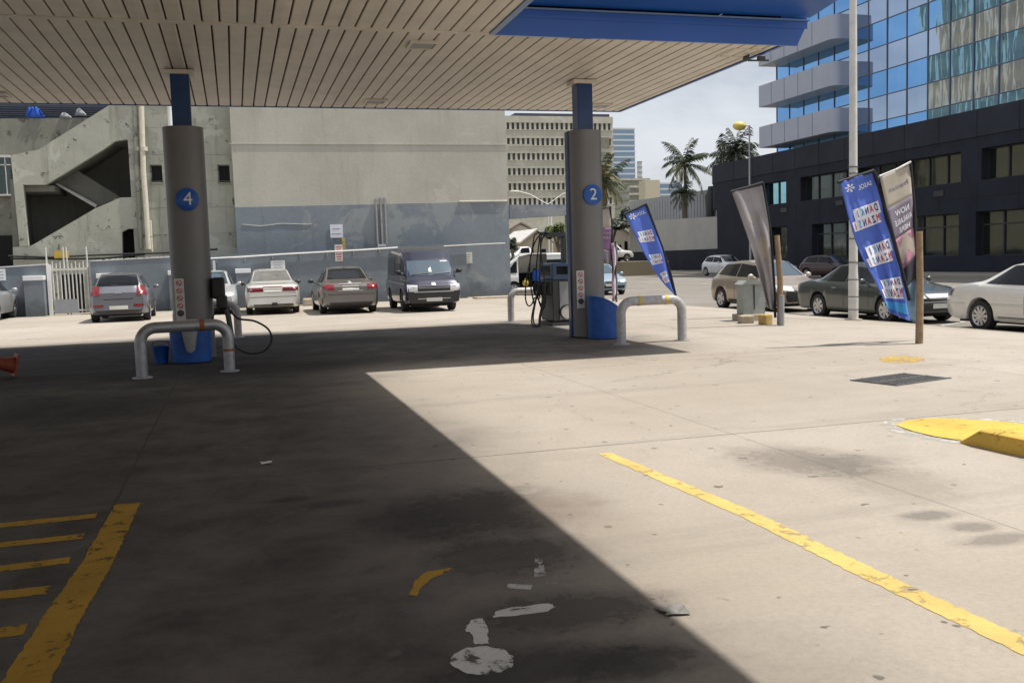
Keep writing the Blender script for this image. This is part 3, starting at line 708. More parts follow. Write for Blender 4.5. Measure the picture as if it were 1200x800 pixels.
# ------------------------------------------------------------------ vehicles
class Car: pass
def smoothpts(pts, x, r=.07):
    return sum(interp(pts, x+k*r/3) for k in range(-3, 4))/7
def make_car(name, label, cat, loc, heading, S, group=None):
    """lofted body; every pane, lamp and trim piece is a patch wrapped on to it"""
    L, W = S['L'], S['W']; rw = S.get('rw', .31); xf = L/2-S['fo']; xr = xf-S['wb']
    t = thing(name, label, cat, loc, heading, group)
    Ra = rw+.055
    xs = set()
    n = 56
    for i in range(n+1): xs.add(round(-L/2+L*i/n, 3))
    for d in (.02, .05, .1, .16, .24, .33): xs.add(round(L/2-d, 3)); xs.add(round(-L/2+d, 3))
    for xc in (xf, xr):
        for k in range(15): xs.add(round(xc+Ra*math.cos(math.pi*k/14), 3))
    hole = S.get('hole')
    if hole: xs.add(hole[0]); xs.add(hole[1])
    xs = sorted(xs)
    hmax = max(z for _, z in S['zr'])-min(interp(S['zs'], x) for x in (-.5, 0, .5))
    rows = []
    fr, rr = S.get('fround', .5), S.get('rround', .4); fk, rk = S.get('fk', .20), S.get('rk', .14)
    for x in xs:
        df, dr_ = L/2-x, x+L/2
        k = 1.
        if df < fr: k -= fk*(1-df/fr)**2.4
        if dr_ < rr: k -= rk*(1-dr_/rr)**2.4
        wdt = W/2*k
        zs = smoothpts(S['zs'], x); zr = max(smoothpts(S['zr'], x, S.get('rs', .07)), zs+.02)
        zb = interp(S['zb'], x)
        h = zr-zs; s_ = clamp(h/hmax)
        wr = lerp(wdt*.86, S['wr']*min(1, k*1.05), s_**.85)
        z7 = zs+max(h*.30, h-.09); z8 = zs+max(h*.75, h-.035)
        pts = [(wdt*.84, zb), (wdt*.95, zb+.03), (wdt*.985, zb+.13), (wdt*1.0, .5*(zs+zb)), (wdt*.993, zs-.16), (wdt*.972, zs-.05), (wdt*.935, zs), (wr, z7), (wr*.93, z8), (wr*.6, zr-.006), (0, zr)]
        za = 0
        for xc in (xf, xr):
            if abs(x-xc) < Ra: za = rw+math.sqrt(max(0, Ra*Ra-(x-xc)**2))
        if za: pts = [(p[0], max(p[1], za+.004*i)) for i, p in enumerate(pts)]
        row = []
        for (y, z) in pts:
            bul = 0
            d = min(df, dr_)
            if d < .3:
                zz = (z-S.get('zm', .5))/.35; bul = -S.get('bul', .05)*zz*zz*(1-d/.3)*(1 if df < dr_ else -1)
                bul = max(-.16, min(.16, bul))
            row.append((x+bul, y, z))
        rows.append(row)
    m = len(rows[0]); ring = 2*m-1
    vs = []; fs = []
    for row in rows:
        vs += [(x, -y, z) for x, y, z in row] + [(x, y, z) for x, y, z in row[-2::-1]]
    for i in range(len(rows)-1):
        for k in range(ring):
            k2 = (k+1) % ring
            if hole and k in hole[4]:
                xm = .5*(rows[i][0][0]+rows[i+1][0][0])
                if hole[0] < xm < hole[1]: continue
            fs.append((i*ring+k, (i+1)*ring+k, (i+1)*ring+k2, i*ring+k2))
    fs.append(tuple(range(ring))); fs.append(tuple((len(rows)-1)*ring+k for k in range(ring))[::-1])
    mb = MB().add(vs, fs)
    body = mb.build('body', S['paint'], t, 38)
    bvh = BVHTree.FromPolygons([Vector(v) for v in vs], fs)
    def patch(view, quad, name, mat, off=.006, nu=8, nv=4, sides=(1, -1), parent=None, one=False, rnd=0.):
        b = MB()
        for sd_ in (sides if view == 'side' else (1,)):
            grid = []
            for j in range(nv+1):
                for i in range(nu+1):
                    u, v = i/nu, j/nv
                    if rnd:
                        du, dv = abs(u-.5)*2, abs(v-.5)*2; lim = 1-rnd*max(0, dv)**3; u = .5+(u-.5)*lim; 
                    a = Vector(quad[0]).lerp(Vector(quad[1]), u); c = Vector(quad[3]).lerp(Vector(quad[2]), u); p = a.lerp(c, v)
                    if view == 'side': o, d = Vector((p[0], 5*sd_, p[1])), Vector((0, -sd_, 0))
                    elif view == 'front': o, d = Vector((9, p[0], p[1])), Vector((-1, 0, 0))
                    elif view == 'rear': o, d = Vector((-9, p[0], p[1])), Vector((1, 0, 0))
                    else: o, d = Vector((p[0], p[1], 5)), Vector((0, 0, -1))
                    hit, nr, _, _ = bvh.ray_cast(o, d)
                    if hit is None: grid.append(None); continue
                    if nr.dot(d) > 0: nr = -nr
                    grid.append(hit+nr*off)
            idx = {}; vv = []
            for g_i, g_ in enumerate(grid):
                if g_ is not None: idx[g_i] = len(vv); vv.append(g_)
            ff = []
            for j in range(nv):
                for i in range(nu):
                    q = (j*(nu+1)+i, j*(nu+1)+i+1, (j+1)*(nu+1)+i+1, (j+1)*(nu+1)+i)
                    if all(k in idx for k in q): ff.append(tuple(idx[k] for k in q))
            b.add(vv, ff)
            if not one: b.build(name, mat, parent or t, 40); b = MB()
        return b.build(name, mat, parent or t, 40) if one and b.f else None
    # floor pan that hides the far side through the arches
    b = MB(); b.b2(-L/2+.25, L/2-.25, -W/2+.27, W/2-.27, .17, .42); b.build('underbody', M['dark'], t)
    # wheels
    for xc in (xf, xr):
        for sd_ in (-1, 1):
            T = Matrix.Translation((xc, sd_*(W/2-.115), rw)) @ Matrix.Rotation(-sd_*math.pi/2, 4, 'X')
            b = MB(); b.lathe([(rw*.62, -.09), (rw*.95, -.10), (rw, -.07), (rw, .07), (rw*.95, .10), (rw*.66, .098), (rw*.64, .05), (rw*.3, .03)], 28, T)
            wh = b.build('wheel', M['tyre'], t, 40)
            b = MB(); ns = S.get('spokes', 10); ri = rw*.66
            b.lathe([(ri*.9, .06), (ri, .104), (ri*.95, .108), (ri*.86, .085)], 28, T, caps=False); b.lathe([(.0001, .1), (.06, .098), (.075, .07)], 16, T, caps=False)
            for k in range(ns):
                a = 2*math.pi*k/ns; sw = .5*ri*math.pi/ns
                pv = [(math.cos(a)*r_-math.sin(a)*s2, math.sin(a)*r_+math.cos(a)*s2, z_) for r_, s2, z_ in ((.05, -sw*.7, .09), (.05, sw*.7, .09), (ri*.93, sw, .098), (ri*.93, -sw, .098))]
                b.prism([T @ Vector(p) for p in pv], (T.to_3x3() @ Vector((0, 0, -.025))))
            b.build('rim', S.get('rimmat', M['rim']), wh, 40)
    for spec in S['patches']:
        view, quad, nm, mat = spec[:4]; kw = spec[4] if len(spec) > 4 else {}
        patch(view, quad, nm, mat, **kw)
    # mirrors
    mx, my, mz = S['mirror']
    for sd_ in (-1, 1):
        b = MB(); b.sphere((mx, sd_*(my+.09), mz), .1, .55, 1.0, .72); b.tube([(mx, sd_*(my-.06), mz-.05), (mx, sd_*(my+.06), mz-.02)], .03, 6); b.build('mirror', S.get('mirrormat', S['paint']), t, 60)
    t['_dims'] = 0; del t['_dims']
    return t, patch, body
def sym(q): return q
def side(*q): return list(q)
def saloon(kind):
    """shape tables for the body styles seen in the photo"""
    if kind == 'saloon':
        return dict(zs=[(-2.4, .80), (-2.3, .90), (-1.6, .97), (-.9, .95), (.9, .90), (1.6, .83), (2.2, .70), (2.4, .58)],
                    zr=[(-2.4, .82), (-2.3, .94), (-1.62, 1.02), (-1.45, 1.04), (-.72, 1.40), (-.2, 1.46), (.25, 1.44), (1.12, .97), (1.2, .94), (2.2, .74), (2.4, .6)], zb=[(-2.4, .30), (-2.1, .22), (2.1, .2), (2.4, .27)])
    if kind == 'hatch':
        return dict(zs=[(-2.1, .78), (-2., .93), (-.9, .95), (.6, .90), (1.4, .83), (1.95, .70), (2.1, .58)],
                    zr=[(-2.1, .80), (-2.02, .96), (-1.92, 1.06), (-1.52, 1.38), (-.9, 1.47), (-.1, 1.48), (.3, 1.43), (1.15, .98), (1.25, .94), (1.95, .74), (2.1, .6)], zb=[(-2.1, .32), (-1.8, .22), (1.8, .2), (2.1, .27)])
    if kind == 'van':
        return dict(zs=[(-2.35, 1.0), (1.2, 1.02), (1.75, 1.02), (2.1, .96), (2.3, .82), (2.35, .70)],
                    zr=[(-2.35, 1.85), (-2.2, 1.95), (-1, 2.0), (.45, 1.99), (.95, 1.88), (1.32, 1.62), (1.88, 1.10), (1.98, 1.05), (2.2, .96), (2.35, .75)], zb=[(-2.35, .34), (-2, .26), (2, .24), (2.35, .28)])
def base_patches(kind, S, glass=None, rear=True):
    g = glass or M['carglass']; W = S['W']; P = []
    if kind == 'saloon':
        P += [('side', [(-1.22, .985), (-.16, .965), (-.16, 1.37), (-.66, 1.35)], 'side_window', g), ('side', [(-.10, .965), (.92, .95), (.42, 1.30), (-.10, 1.37)], 'side_window', g),
              ('front', [(-.66, .99), (.66, .99), (.53, 1.40), (-.53, 1.40)], 'windscreen', S.get('ws', M['windscreen']), dict(nu=12, nv=8)),
              ('rear', [(-.62, 1.06), (.62, 1.06), (.50, 1.385), (-.50, 1.385)], 'rear_window', S.get('rg', g), dict(nu=12, nv=8))]
    if kind == 'hatch':
        P += [('side', [(-1.62, 1.03), (-.45, .985), (-.45, 1.39), (-1.36, 1.34)], 'side_window', g), ('side', [(-.39, .985), (.93, .96), (.45, 1.30), (-.39, 1.39)], 'side_window', g),
              ('front', [(-.66, 1.0), (.66, 1.0), (.53, 1.40), (-.53, 1.40)], 'windscreen', S.get('ws', M['windscreen']), dict(nu=12, nv=8)),
              ('rear', [(-.60, 1.08), (.60, 1.08), (.52, 1.36), (-.52, 1.36)], 'rear_window', S.get('rg', g), dict(nu=12, nv=8))]
    return P
def seams(doors, z0=.30, z1=.94):
    return [('side', [(x-.006, z0), (x+.006, z0), (x+.006, z1), (x-.006, z1)], 'door_gap', M['gap'], dict(off=.003, nu=1, nv=6)) for x in doors]
def scalepts(S, L0, L):
    k = L/L0
    for key in ('zs', 'zr', 'zb'): S[key] = [(x*k, z) for x, z in S[key]]
def plate(view, z, w_=.26, h=.055): return (view, [(-w_, z-h), (w_, z-h), (w_, z+h), (-w_, z+h)], 'number_plate', M['plate'], dict(off=.012, nu=6, nv=1))
def plate_ink(view, z, w_=.19, h=.022):
    return [(view, [(x-.022, z-h), (x+.022, z-h), (x+.022, z+h), (x-.022, z+h)], 'plate_marks', M['plateink'], dict(off=.015, nu=2, nv=1)) for x in (-.16, -.1, -.04, .05, .11, .17)][:0]
def pair(view, y0, y1, z0, z1, nm, mat, skew=0., dz=0., **k):
    """left and right pieces (two objects)"""
    out = []
    for s_ in (-1, 1):
        q = [(s_*y0, z0), (s_*y1, z0+dz), (s_*(y1-skew), z1+dz), (s_*y0, z1)]
        kk = dict(off=.010, nu=6, nv=4); kk.update(k); out.append((view, q, nm, mat, kk))
    return out
HN, HS = math.pi/2, -math.pi/2     # nose to the wall / nose to the camera
# silver hatchback, tail to the camera
S = saloon('hatch'); S.update(L=4.12, W=1.70, wb=2.57, fo=.82, wr=.56, rw=.30, spokes=10, paint=carpaint('silver grey car paint', (.17, .175, .20)), mirror=(.70, .85, 1.0), rround=.55, rk=.17, rg=M['carglass'])
S['patches'] = base_patches('hatch', S) + seams((-.42, .62)) + pair('rear', .52, .80, .80, 1.08, 'tail_light', M['taillight'], .10) + pair('rear', .42, .70, .46, .53, 'reflector', M['taillight']) + [
    plate('rear', .44), ('rear', [(-.42, .68), (.42, .68), (.40, .70), (-.40, .70)], 'tailgate_crease', M['gap'], dict(off=.004, nu=8, nv=1)),
    ('rear', [(-.10, .855), (.10, .855), (.09, .885), (-.09, .885)], 'boot_handle', M['rim'], dict(off=.016, nu=3, nv=1)), ('rear', [(-.62, .30), (.62, .30), (.66, .36), (-.66, .36)], 'bumper_trim', M['trim'], dict(nu=10)),
    ('rear', [(-.50, 1.375), (.50, 1.375), (.48, 1.41), (-.48, 1.41)], 'roof_spoiler', S['paint'], dict(off=.05, nu=8, nv=2)), ('rear', [(.02, 1.085), (.2, 1.10), (.2, 1.115), (.02, 1.10)], 'rear_wiper', M['trim'], dict(off=.014, nu=3, nv=1)),
    ('side', [(-.30, .80), (-.12, .80), (-.12, .83), (-.30, .83)], 'door_handle', M['rim'], dict(off=.02, nu=2, nv=1))]
q = (G(112, 377)+G(172, 375))/2
make_car('parked_hatchback', 'silver grey hatchback parked tail out in front of the low slate wall beside the gate', 'car', (q.x, q.y+1.28, 0), HN+.02, S, 'cars parked along the wall')
# white old saloon, tail to the camera
S = saloon('saloon'); scalepts(S, 4.8, 4.6); S.update(L=4.6, W=1.70, wb=2.63, fo=.92, wr=.56, rw=.30, spokes=7, paint=carpaint('white car paint', (.66, .65, .61)), mirror=(.72, .85, .98), mirrormat=M['dkgrey'], rround=.5, rk=.15, rg=plain('clear old glass', (.16, .16, .145), .08, 0, .3, 3))
S['patches'] = base_patches('saloon', S) + seams((-.13, .82)) + pair('rear', .30, .78, .735, .86, 'tail_light', M['darklight']) + [
    plate('rear', .80, .26, .07), ('rear', [(-.3, .86), (.3, .86), (.3, .885), (-.3, .885)], 'boot_panel', M['darklight'], dict(nu=6, nv=1, off=.012)), ('rear', [(-.72, .56), (.72, .56), (.72, .575), (-.72, .575)], 'bumper_line', M['gap'], dict(nu=10, nv=1, off=.004)),
    ('rear', [(-.60, .28), (.60, .28), (.62, .34), (-.62, .34)], 'bumper_trim', M['trim'], dict(nu=10)), ('rear', [(-.12, .30), (.05, .30), (.05, .38), (-.12, .38)], 'tow_bar', M['black'], dict(off=.05, nu=2, nv=2)), ('rear', [(-.52, .965), (.52, .965), (.50, .985), (-.50, .985)], 'boot_spoiler', S['paint'], dict(off=.05, nu=8, nv=1))]
q = (G(298, 367)+G(343, 366.3))/2
make_car('parked_saloon', 'old white saloon with dark red lamps parked between the pillar and the brown car', 'car', (q.x, q.y+1.05, 0), HN-.01, S, 'cars parked along the wall')
# bronze saloon, tail to the camera
S = saloon('saloon'); scalepts(S, 4.8, 4.6); S.update(L=4.6, W=1.77, wb=2.76, fo=.80, wr=.58, rw=.32, spokes=10, paint=carpaint('bronze brown car paint', (.165, .14, .125), .5), mirror=(.70, .88, 1.0), mirrormat=M['dkgrey'], rround=.5, rk=.14)
S['patches'] = base_patches('saloon', S) + seams((-.13, .85)) + pair('rear', .50, .84, .74, .90, 'tail_light', M['taillight'], .05, .03) + [
    plate('rear', .80, .25, .06), ('rear', [(-.34, .90), (.34, .90), (.33, .93), (-.33, .93)], 'chrome_strip', M['rim'], dict(nu=6, nv=1, off=.014)), ('rear', [(-.40, .70), (.40, .70), (.36, .73), (-.36, .73)], 'chrome_strip', M['rim'], dict(nu=6, nv=1, off=.012)), ('rear', [(-.05, .93), (.05, .93), (.04, .985), (-.04, .985)], 'emblem', M['chrome'], dict(off=.016, nu=3, nv=3)),
    ('rear', [(-.70, .60), (.70, .60), (.70, .615), (-.70, .615)], 'bumper_line', M['gap'], dict(nu=10, nv=1, off=.004)), ('rear', [(-.64, .28), (.64, .28), (.66, .37), (-.66, .37)], 'bumper_trim', M['trim'], dict(nu=10)), ('rear', [(-.03, 1.40), (.03, 1.40), (.02, 1.43), (-.02, 1.43)], 'roof_aerial', M['trim'], dict(off=.03, nu=2, nv=1))]
q = (G(384, 366.5)+G(430, 365))/2
make_car('parked_saloon', 'brown bronze saloon with bright red lamps parked tail out beside the dark blue van', 'car', (q.x, q.y+1.02, 0), HN, S, 'cars parked along the wall')
# light saloon hidden behind column 4, nose to the camera
def frontface(S, grille=(.30, .62, .70), lamp=(.42, .76, .58, .70), bump=.40, ws=True):
    g0 = grille
    return pair('front', lamp[0], lamp[1], lamp[2], lamp[3], 'headlight', M['headlight'], .04, .02) + [
        ('front', [(-g0[0], g0[1]), (g0[0], g0[1]), (g0[0]*1.05, g0[2]), (-g0[0]*1.05, g0[2])], 'grille', M['trim'], dict(nu=8)),
        ('front', [(-.62, bump-.09), (.62, bump-.09), (.66, bump+.05), (-.66, bump+.05)], 'lower_grille', M['trim'], dict(nu=10)), plate('front', bump+.07)]
S = saloon('saloon'); scalepts(S, 4.8, 4.5); S.update(L=4.5, W=1.70, wb=2.6, fo=.9, wr=.55, rw=.30, paint=carpaint('light silver car paint', (.55, .56, .58)), mirror=(.72, .86, .98), mirrormat=carpaint('white mirror', (.6, .6, .6)))
S['patches'] = base_patches('saloon', S) + seams((-.13, .82)) + frontface(S)
q = G(248, 369)
make_car('parked_saloon', 'light silver saloon facing out behind the column numbered 4', 'car', (q.x, q.y+2.0, 0), HS, S, 'cars parked along the wall')
# the car cut by the left edge of the frame
S = saloon('hatch'); S.update(L=4.0, W=1.68, wb=2.5, fo=.8, wr=.55, rw=.30, paint=carpaint('pale grey car paint', (.42, .43, .44)), mirror=(.70, .85, 1.0))
S['patches'] = base_patches('hatch', S) + seams((-.4, .6)) + pair('rear', .50, .78, .76, 1.02, 'tail_light', M['taillight']) + [plate('rear', .5)]
q = G(4, 376)
make_car('parked_hatchback', 'pale grey car cut off by the left edge of the frame', 'car', (q.x-.92, q.y+1.2, 0), HN, S, 'cars parked along the wall')
# dark blue van, nose to the camera
def van_spec(paint, W=1.70): 
    S = saloon('van'); S.update(L=4.7, W=W, wb=2.57, fo=1.12, wr=.74, rw=.33, spokes=6, paint=paint, mirror=(1.55, .86, 1.22), mirrormat=M['black'], fround=.35, fk=.07, rround=.2, rk=.05, bul=.03, rs=.05, zm=.6)
    return S
S = van_spec(carpaint('dark navy van paint', (.012, .013, .036), .4))
S['rimmat'] = M['dkgrey']
S['patches'] = [('front', [(-.71, 1.10), (.71, 1.10), (.66, 1.56), (-.66, 1.56)], 'windscreen', M['windscreen'], dict(nu=14, nv=10)),
    ('side', [(.92, 1.10), (1.58, 1.10), (1.20, 1.50), (.92, 1.62)], 'side_window', M['carglass']), ('side', [(-.32, 1.10), (.84, 1.10), (.84, 1.70), (-.32, 1.70)], 'side_window', M['carglass']), ('side', [(-2.1, 1.10), (-.42, 1.10), (-.42, 1.70), (-2.1, 1.70)], 'side_window', M['carglass'])] + seams((-.36, .88, 1.66), .3, 1.72) + \
    pair('front', .50, .80, .62, .82, 'headlight', M['headlight'], 0, .02) + [('front', [(-.47, .66), (.47, .66), (.48, .78), (-.48, .78)], 'grille', M['trim'], dict(nu=10)), ('front', [(-.48, .725), (.48, .725), (.48, .745), (-.48, .745)], 'chrome_strip', M['rim'], dict(nu=8, nv=1, off=.014)),
    ('front', [(-.60, .60), (.60, .60), (.60, .635), (-.60, .635)], 'chrome_strip', M['rim'], dict(nu=8, nv=1, off=.012)), ('front', [(-.72, .30), (.72, .30), (.75, .56), (-.75, .56)], 'bumper', M['trim'], dict(nu=14, nv=5, off=.02)), ('front', [(-.5, .40), (.5, .40), (.5, .425), (-.5, .425)], 'chrome_strip', M['rim'], dict(nu=8, nv=1, off=.028)),
    ('front', [(-.24, .33), (.24, .33), (.24, .44), (-.24, .44)], 'number_plate', M['plate'], dict(off=.034, nu=6, nv=1)), ('front', [(-.06, .80), (.06, .80), (.05, .88), (-.05, .88)], 'emblem', M['chrome'], dict(off=.016, nu=3, nv=3)),
    ('front', [(-.60, 1.12), (-.05, 1.155), (-.05, 1.18), (-.60, 1.14)], 'wiper', M['trim'], dict(off=.03, nu=6, nv=1)), ('front', [(.08, 1.12), (.62, 1.165), (.62, 1.19), (.08, 1.14)], 'wiper', M['trim'], dict(off=.03, nu=6, nv=1)),
    ('front', [(.38, 1.51), (.60, 1.51), (.59, 1.54), (.38, 1.54)], 'sun_strip', M['white'], dict(off=.012, nu=3, nv=1)), ('side', [(-1.9, .90), (1.95, .84), (1.95, .87), (-1.9, .93)], 'side_stripe', M['plinth'], dict(off=.006, nu=14, nv=1)),
    ('front', [(-.05, 1.2), (.05, 1.2), (.04, 1.36), (-.04, 1.30)], 'windscreen_sticker', M['offwhite'], dict(off=.012, nu=2, nv=2))]
q = (G(478, 364)+G(531, 363))/2
make_car('parked_van', 'dark blue van with a flat nose parked facing out beside the brown saloon', 'van', (q.x-.04, q.y+1.2, 0), HS-.02, S, 'cars parked along the wall')
# ---- street side
def onst(px, py): return G(px, py, STREET)
# beige SUV-like hatchback
S = saloon('hatch'); S.update(L=4.3, W=1.80, wb=2.62, fo=.85, wr=.60, rw=.335, spokes=5, paint=carpaint('beige gold car paint', (.34, .27, .20), .45), mirror=(.75, .90, 1.06), mirrormat=carpaint('pale beige mirror', (.52, .47, .40)))
S['zr'] = [(x*4.3/4.2, z*1.045) for x, z in S['zr']]; S['zs'] = [(x*4.3/4.2, z*1.05) for x, z in S['zs']]
S['patches'] = [('side', [(-1.62, 1.10), (-.45, 1.04), (-.45, 1.44), (-1.36, 1.41)], 'side_window', M['carglass']), ('side', [(-.40, 1.04), (.93, 1.01), (.47, 1.36), (-.40, 1.44)], 'side_window', M['carglass']), ('front', [(-.70, 1.05), (.70, 1.05), (.57, 1.46), (-.57, 1.46)], 'windscreen', M['windscreen'], dict(nu=12, nv=8)), ('rear', [(-.60, 1.13), (.60, 1.13), (.52, 1.42), (-.52, 1.42)], 'rear_window', M['carglass'])] + seams((-.42, .66), .35, .98) + \
   pair('rear', .52, .82, .86, 1.12, 'tail_light', M['taillight']) + pair('front', .40, .84, .62, .76, 'headlight', M['headlight'], .02, .04) + [('front', [(-.38, .64), (.38, .64), (.38, .74), (-.38, .74)], 'grille', M['trim'], dict(nu=8)), ('front', [(-.86, .24), (.86, .24), (.86, .60), (-.86, .60)], 'bumper', M['trim'], dict(nu=14, nv=5, off=.012)), plate('rear', .6), plate('front', .5),
   ('side', [(-1.0, .26), (.95, .26), (.95, .34), (-1.0, .34)], 'sill_trim', M['trim'], dict(nu=10, nv=1)), ('side', [(-.30, .86), (-.12, .86), (-.12, .885), (-.30, .885)], 'door_handle', S['paint'], dict(off=.02, nu=2, nv=1)), ('side', [(.75, .84), (.93, .84), (.93, .865), (.75, .865)], 'door_handle', S['paint'], dict(off=.02, nu=2, nv=1))]
q = onst(845, 361.5)
make_car('parked_hatchback', 'beige gold hatchback parked at the kerb behind the utility cabinet', 'car', (q.x+.86, q.y-1.35, STREET), HS, S, 'cars parked at the kerb')
# dark green saloon
S = saloon('saloon'); scalepts(S, 4.8, 4.75); S.update(L=4.75, W=1.76, wb=2.7, fo=.92, wr=.57, rw=.32, spokes=7, paint=carpaint('dark grey green car paint', (.055, .065, .06), .45), mirror=(.75, .88, .99))
S['patches'] = base_patches('saloon', S) + seams((-.13, .85)) + pair('front', .44, .80, .60, .70, 'headlight', M['headlight'], .03, .02) + [('front', [(-.36, .58), (.36, .58), (.36, .69), (-.36, .69)], 'grille', M['rim'], dict(nu=8)), ('front', [(-.70, .50), (.70, .50), (.70, .53), (-.70, .53)], 'chrome_strip', M['rim'], dict(nu=8, nv=1, off=.014)), ('front', [(-.62, .30), (.62, .30), (.64, .42), (-.64, .42)], 'lower_grille', M['trim'], dict(nu=10)), plate('front', .42)] + \
   pair('rear', .45, .80, .76, .90, 'tail_light', M['darklight']) + [plate('rear', .62), ('side', [(-.62, .80), (-.42, .80), (-.42, .825), (-.62, .825)], 'door_handle', M['rim'], dict(off=.02, nu=2, nv=1)), ('side', [(.35, .78), (.55, .78), (.55, .805), (.35, .805)], 'door_handle', M['rim'], dict(off=.02, nu=2, nv=1))]
q = onst(955, 372)
make_car('parked_saloon', 'dark grey green saloon parked at the kerb behind the white lamp post', 'car', (q.x+.84, q.y-1.42, STREET), HS, S, 'cars parked at the kerb')
# white saloon on the right edge
S = saloon('saloon'); S.update(L=4.8, W=1.80, wb=2.83, fo=.87, wr=.58, rw=.32, spokes=10, paint=carpaint('cream white car paint', (.70, .68, .62), .05), mirror=(.75, .9, 1.0), rround=.6, rk=.16)
S['zs'] = [(-2.4, .78), (-2.28, .91), (-1.6, .975), (-.9, .95), (.9, .90), (1.6, .83), (2.2, .72), (2.4, .6)]
S['patches'] = base_patches('saloon', S) + seams((-.13, .9)) + pair('rear', .50, .86, .72, .87, 'tail_light', M['darklight']) + [plate('rear', .74), ('side', [(-2.3, .56), (2.2, .54), (2.2, .57), (-2.3, .59)], 'rubbing_strip', M['offwhite'], dict(off=.014, nu=24, nv=1)), ('side', [(-.98, .235), (.98, .225), (.98, .30), (-.98, .31)], 'sill_trim', M['offwhite'], dict(off=.012, nu=12, nv=1)), ('side', [(-.98, .315), (.98, .31), (.98, .325), (-.98, .33)], 'sill_line', M['gap'], dict(off=.008, nu=12, nv=1)),
   ('side', [(-.66, .84), (-.44, .84), (-.44, .865), (-.66, .865)], 'door_handle', S['paint'], dict(off=.024, nu=2, nv=1)), ('side', [(-2.3, .74), (-2.12, .75), (-2.14, .86), (-2.28, .85)], 'tail_light', M['darklight'], dict(off=.008, nu=3, nv=2)), ('rear', [(-.84, .40), (.84, .40), (.84, .42), (-.84, .42)], 'bumper_line', M['gap'], dict(nu=12, nv=1, off=.004))] + pair('front', .46, .82, .60, .72, 'headlight', M['headlight'])
q = onst(1143, 387.7)
make_car('parked_saloon', 'white saloon with ten hole alloy wheels parked at the right edge of the frame', 'car', (q.x+.88, q.y-1.42, STREET), HS, S, 'cars parked at the kerb')
# across the street
S = saloon('hatch'); S.update(L=4.4, W=1.80, wb=2.7, fo=.9, wr=.60, rw=.34, paint=carpaint('bright white car paint', (.72, .73, .74), .05), mirror=(.75, .9, 1.08)); S['zr'] = [(x*1.05, z*1.12) for x, z in S['zr']]; S['zs'] = [(x*1.05, z*1.1) for x, z in S['zs']]
S['patches'] = [('side', [(-1.75, 1.16), (-.45, 1.1), (-.45, 1.52), (-1.5, 1.5)], 'side_window', M['carglass']), ('side', [(-.40, 1.1), (.95, 1.06), (.5, 1.44), (-.40, 1.52)], 'side_window', M['carglass']), ('front', [(-.70, 1.1), (.70, 1.1), (.57, 1.56), (-.57, 1.56)], 'windscreen', M['carglass'], dict(nu=12, nv=8)), ('rear', [(-.60, 1.2), (.60, 1.2), (.52, 1.5), (-.52, 1.5)], 'rear_window', M['carglass'])] + seams((-.42, .66)) + pair('rear', .52, .82, .9, 1.15, 'tail_light', M['taillight']) + pair('front', .42, .84, .66, .8, 'headlight', M['headlight']) + [plate('front', .5)]
q = onst(853, 312); 
make_car('parked_hatchback', 'white estate car parked across the street by the dark building', 'car', (37.4, 68.5, STREET), HS+.05, S, 'cars across the street')
S = saloon('hatch'); S.update(L=4.1, W=1.72, wb=2.5, fo=.85, wr=.56, rw=.31, paint=carpaint('dark maroon car paint', (.05, .02, .026), .4), mirror=(.7, .86, 1.0))
S['patches'] = base_patches('hatch', S, M['carglass']) + seams((-.4, .6)) + pair('rear', .5, .8, .78, 1.02, 'tail_light', M['darklight']) + frontface(S)
q = onst(958, 320)
make_car('parked_hatchback', 'dark maroon hatchback parked across the street in the shade', 'car', (36.9, 53.6, STREET), HS+.22, S, 'cars across the street')
S = saloon('saloon'); S.update(L=4.6, W=1.74, wb=2.65, fo=.9, wr=.56, rw=.31, paint=carpaint('grey blue car paint', (.2, .23, .27), .4), mirror=(.7, .86, 1.0))
S['patches'] = base_patches('saloon', S) + seams((-.13, .85)) + frontface(S)
make_car('parked_saloon', 'grey saloon across the street, half hidden behind the leaning grey flag', 'car', (37.4, 61.6, STREET), HS, S, 'cars across the street')
# pale blue saloon crossing, nose to the camera
S = saloon('saloon'); scalepts(S, 4.8, 4.4); S.update(L=4.4, W=1.70, wb=2.6, fo=.85, wr=.55, rw=.30, paint=carpaint('pale blue car paint', (.30, .42, .50), .45), mirror=(.72, .86, .98))
S['patches'] = base_patches('saloon', S) + seams((-.13, .82)) + frontface(S, (.28, .56, .66), (.42, .78, .58, .70), .40)
q = G(721, 345.5, STREET)
make_car('saloon', 'pale blue saloon facing the pumps on the street behind the column numbered 2', 'car', (q.x, q.y+2.1, STREET-.004), HS-.10, S)
# white minibus with its sliding door open
S = van_spec(carpaint('white minibus paint', (.72, .72, .70), .05)); S['wr'] = .78
S['zr'] = [(x, z*1.04) for x, z in S['zr']]
S['hole'] = (-.45, .98, 0, 0, set(range(2, 9)) if False else set(range(12, 19)))
hl = S['hole']
S['patches'] = [('front', [(-.71, 1.14), (.71, 1.14), (.66, 1.60), (-.66, 1.60)], 'windscreen', M['windscreen'], dict(nu=14, nv=10)), ('side', [(1.05, 1.12), (1.58, 1.12), (1.16, 1.66), (1.05, 1.70)], 'side_window', M['carglass']), ('side', [(-2.1, 1.12), (-.45, 1.12), (-.45, 1.74), (-2.1, 1.74)], 'side_window', M['carglass'])] + pair('front', .50, .80, .62, .82, 'headlight', M['headlight']) + [('front', [(-.72, .30), (.72, .30), (.75, .56), (-.75, .56)], 'bumper', M['trim'], dict(nu=14, nv=5, off=.02)), ('side', [(1.62, .80), (2.1, .78), (2.1, .82), (1.62, .84)], 'side_moulding', M['gap'], dict(nu=4, nv=1, off=.006))]
fwq = G(602.5, 346.5, STREET)
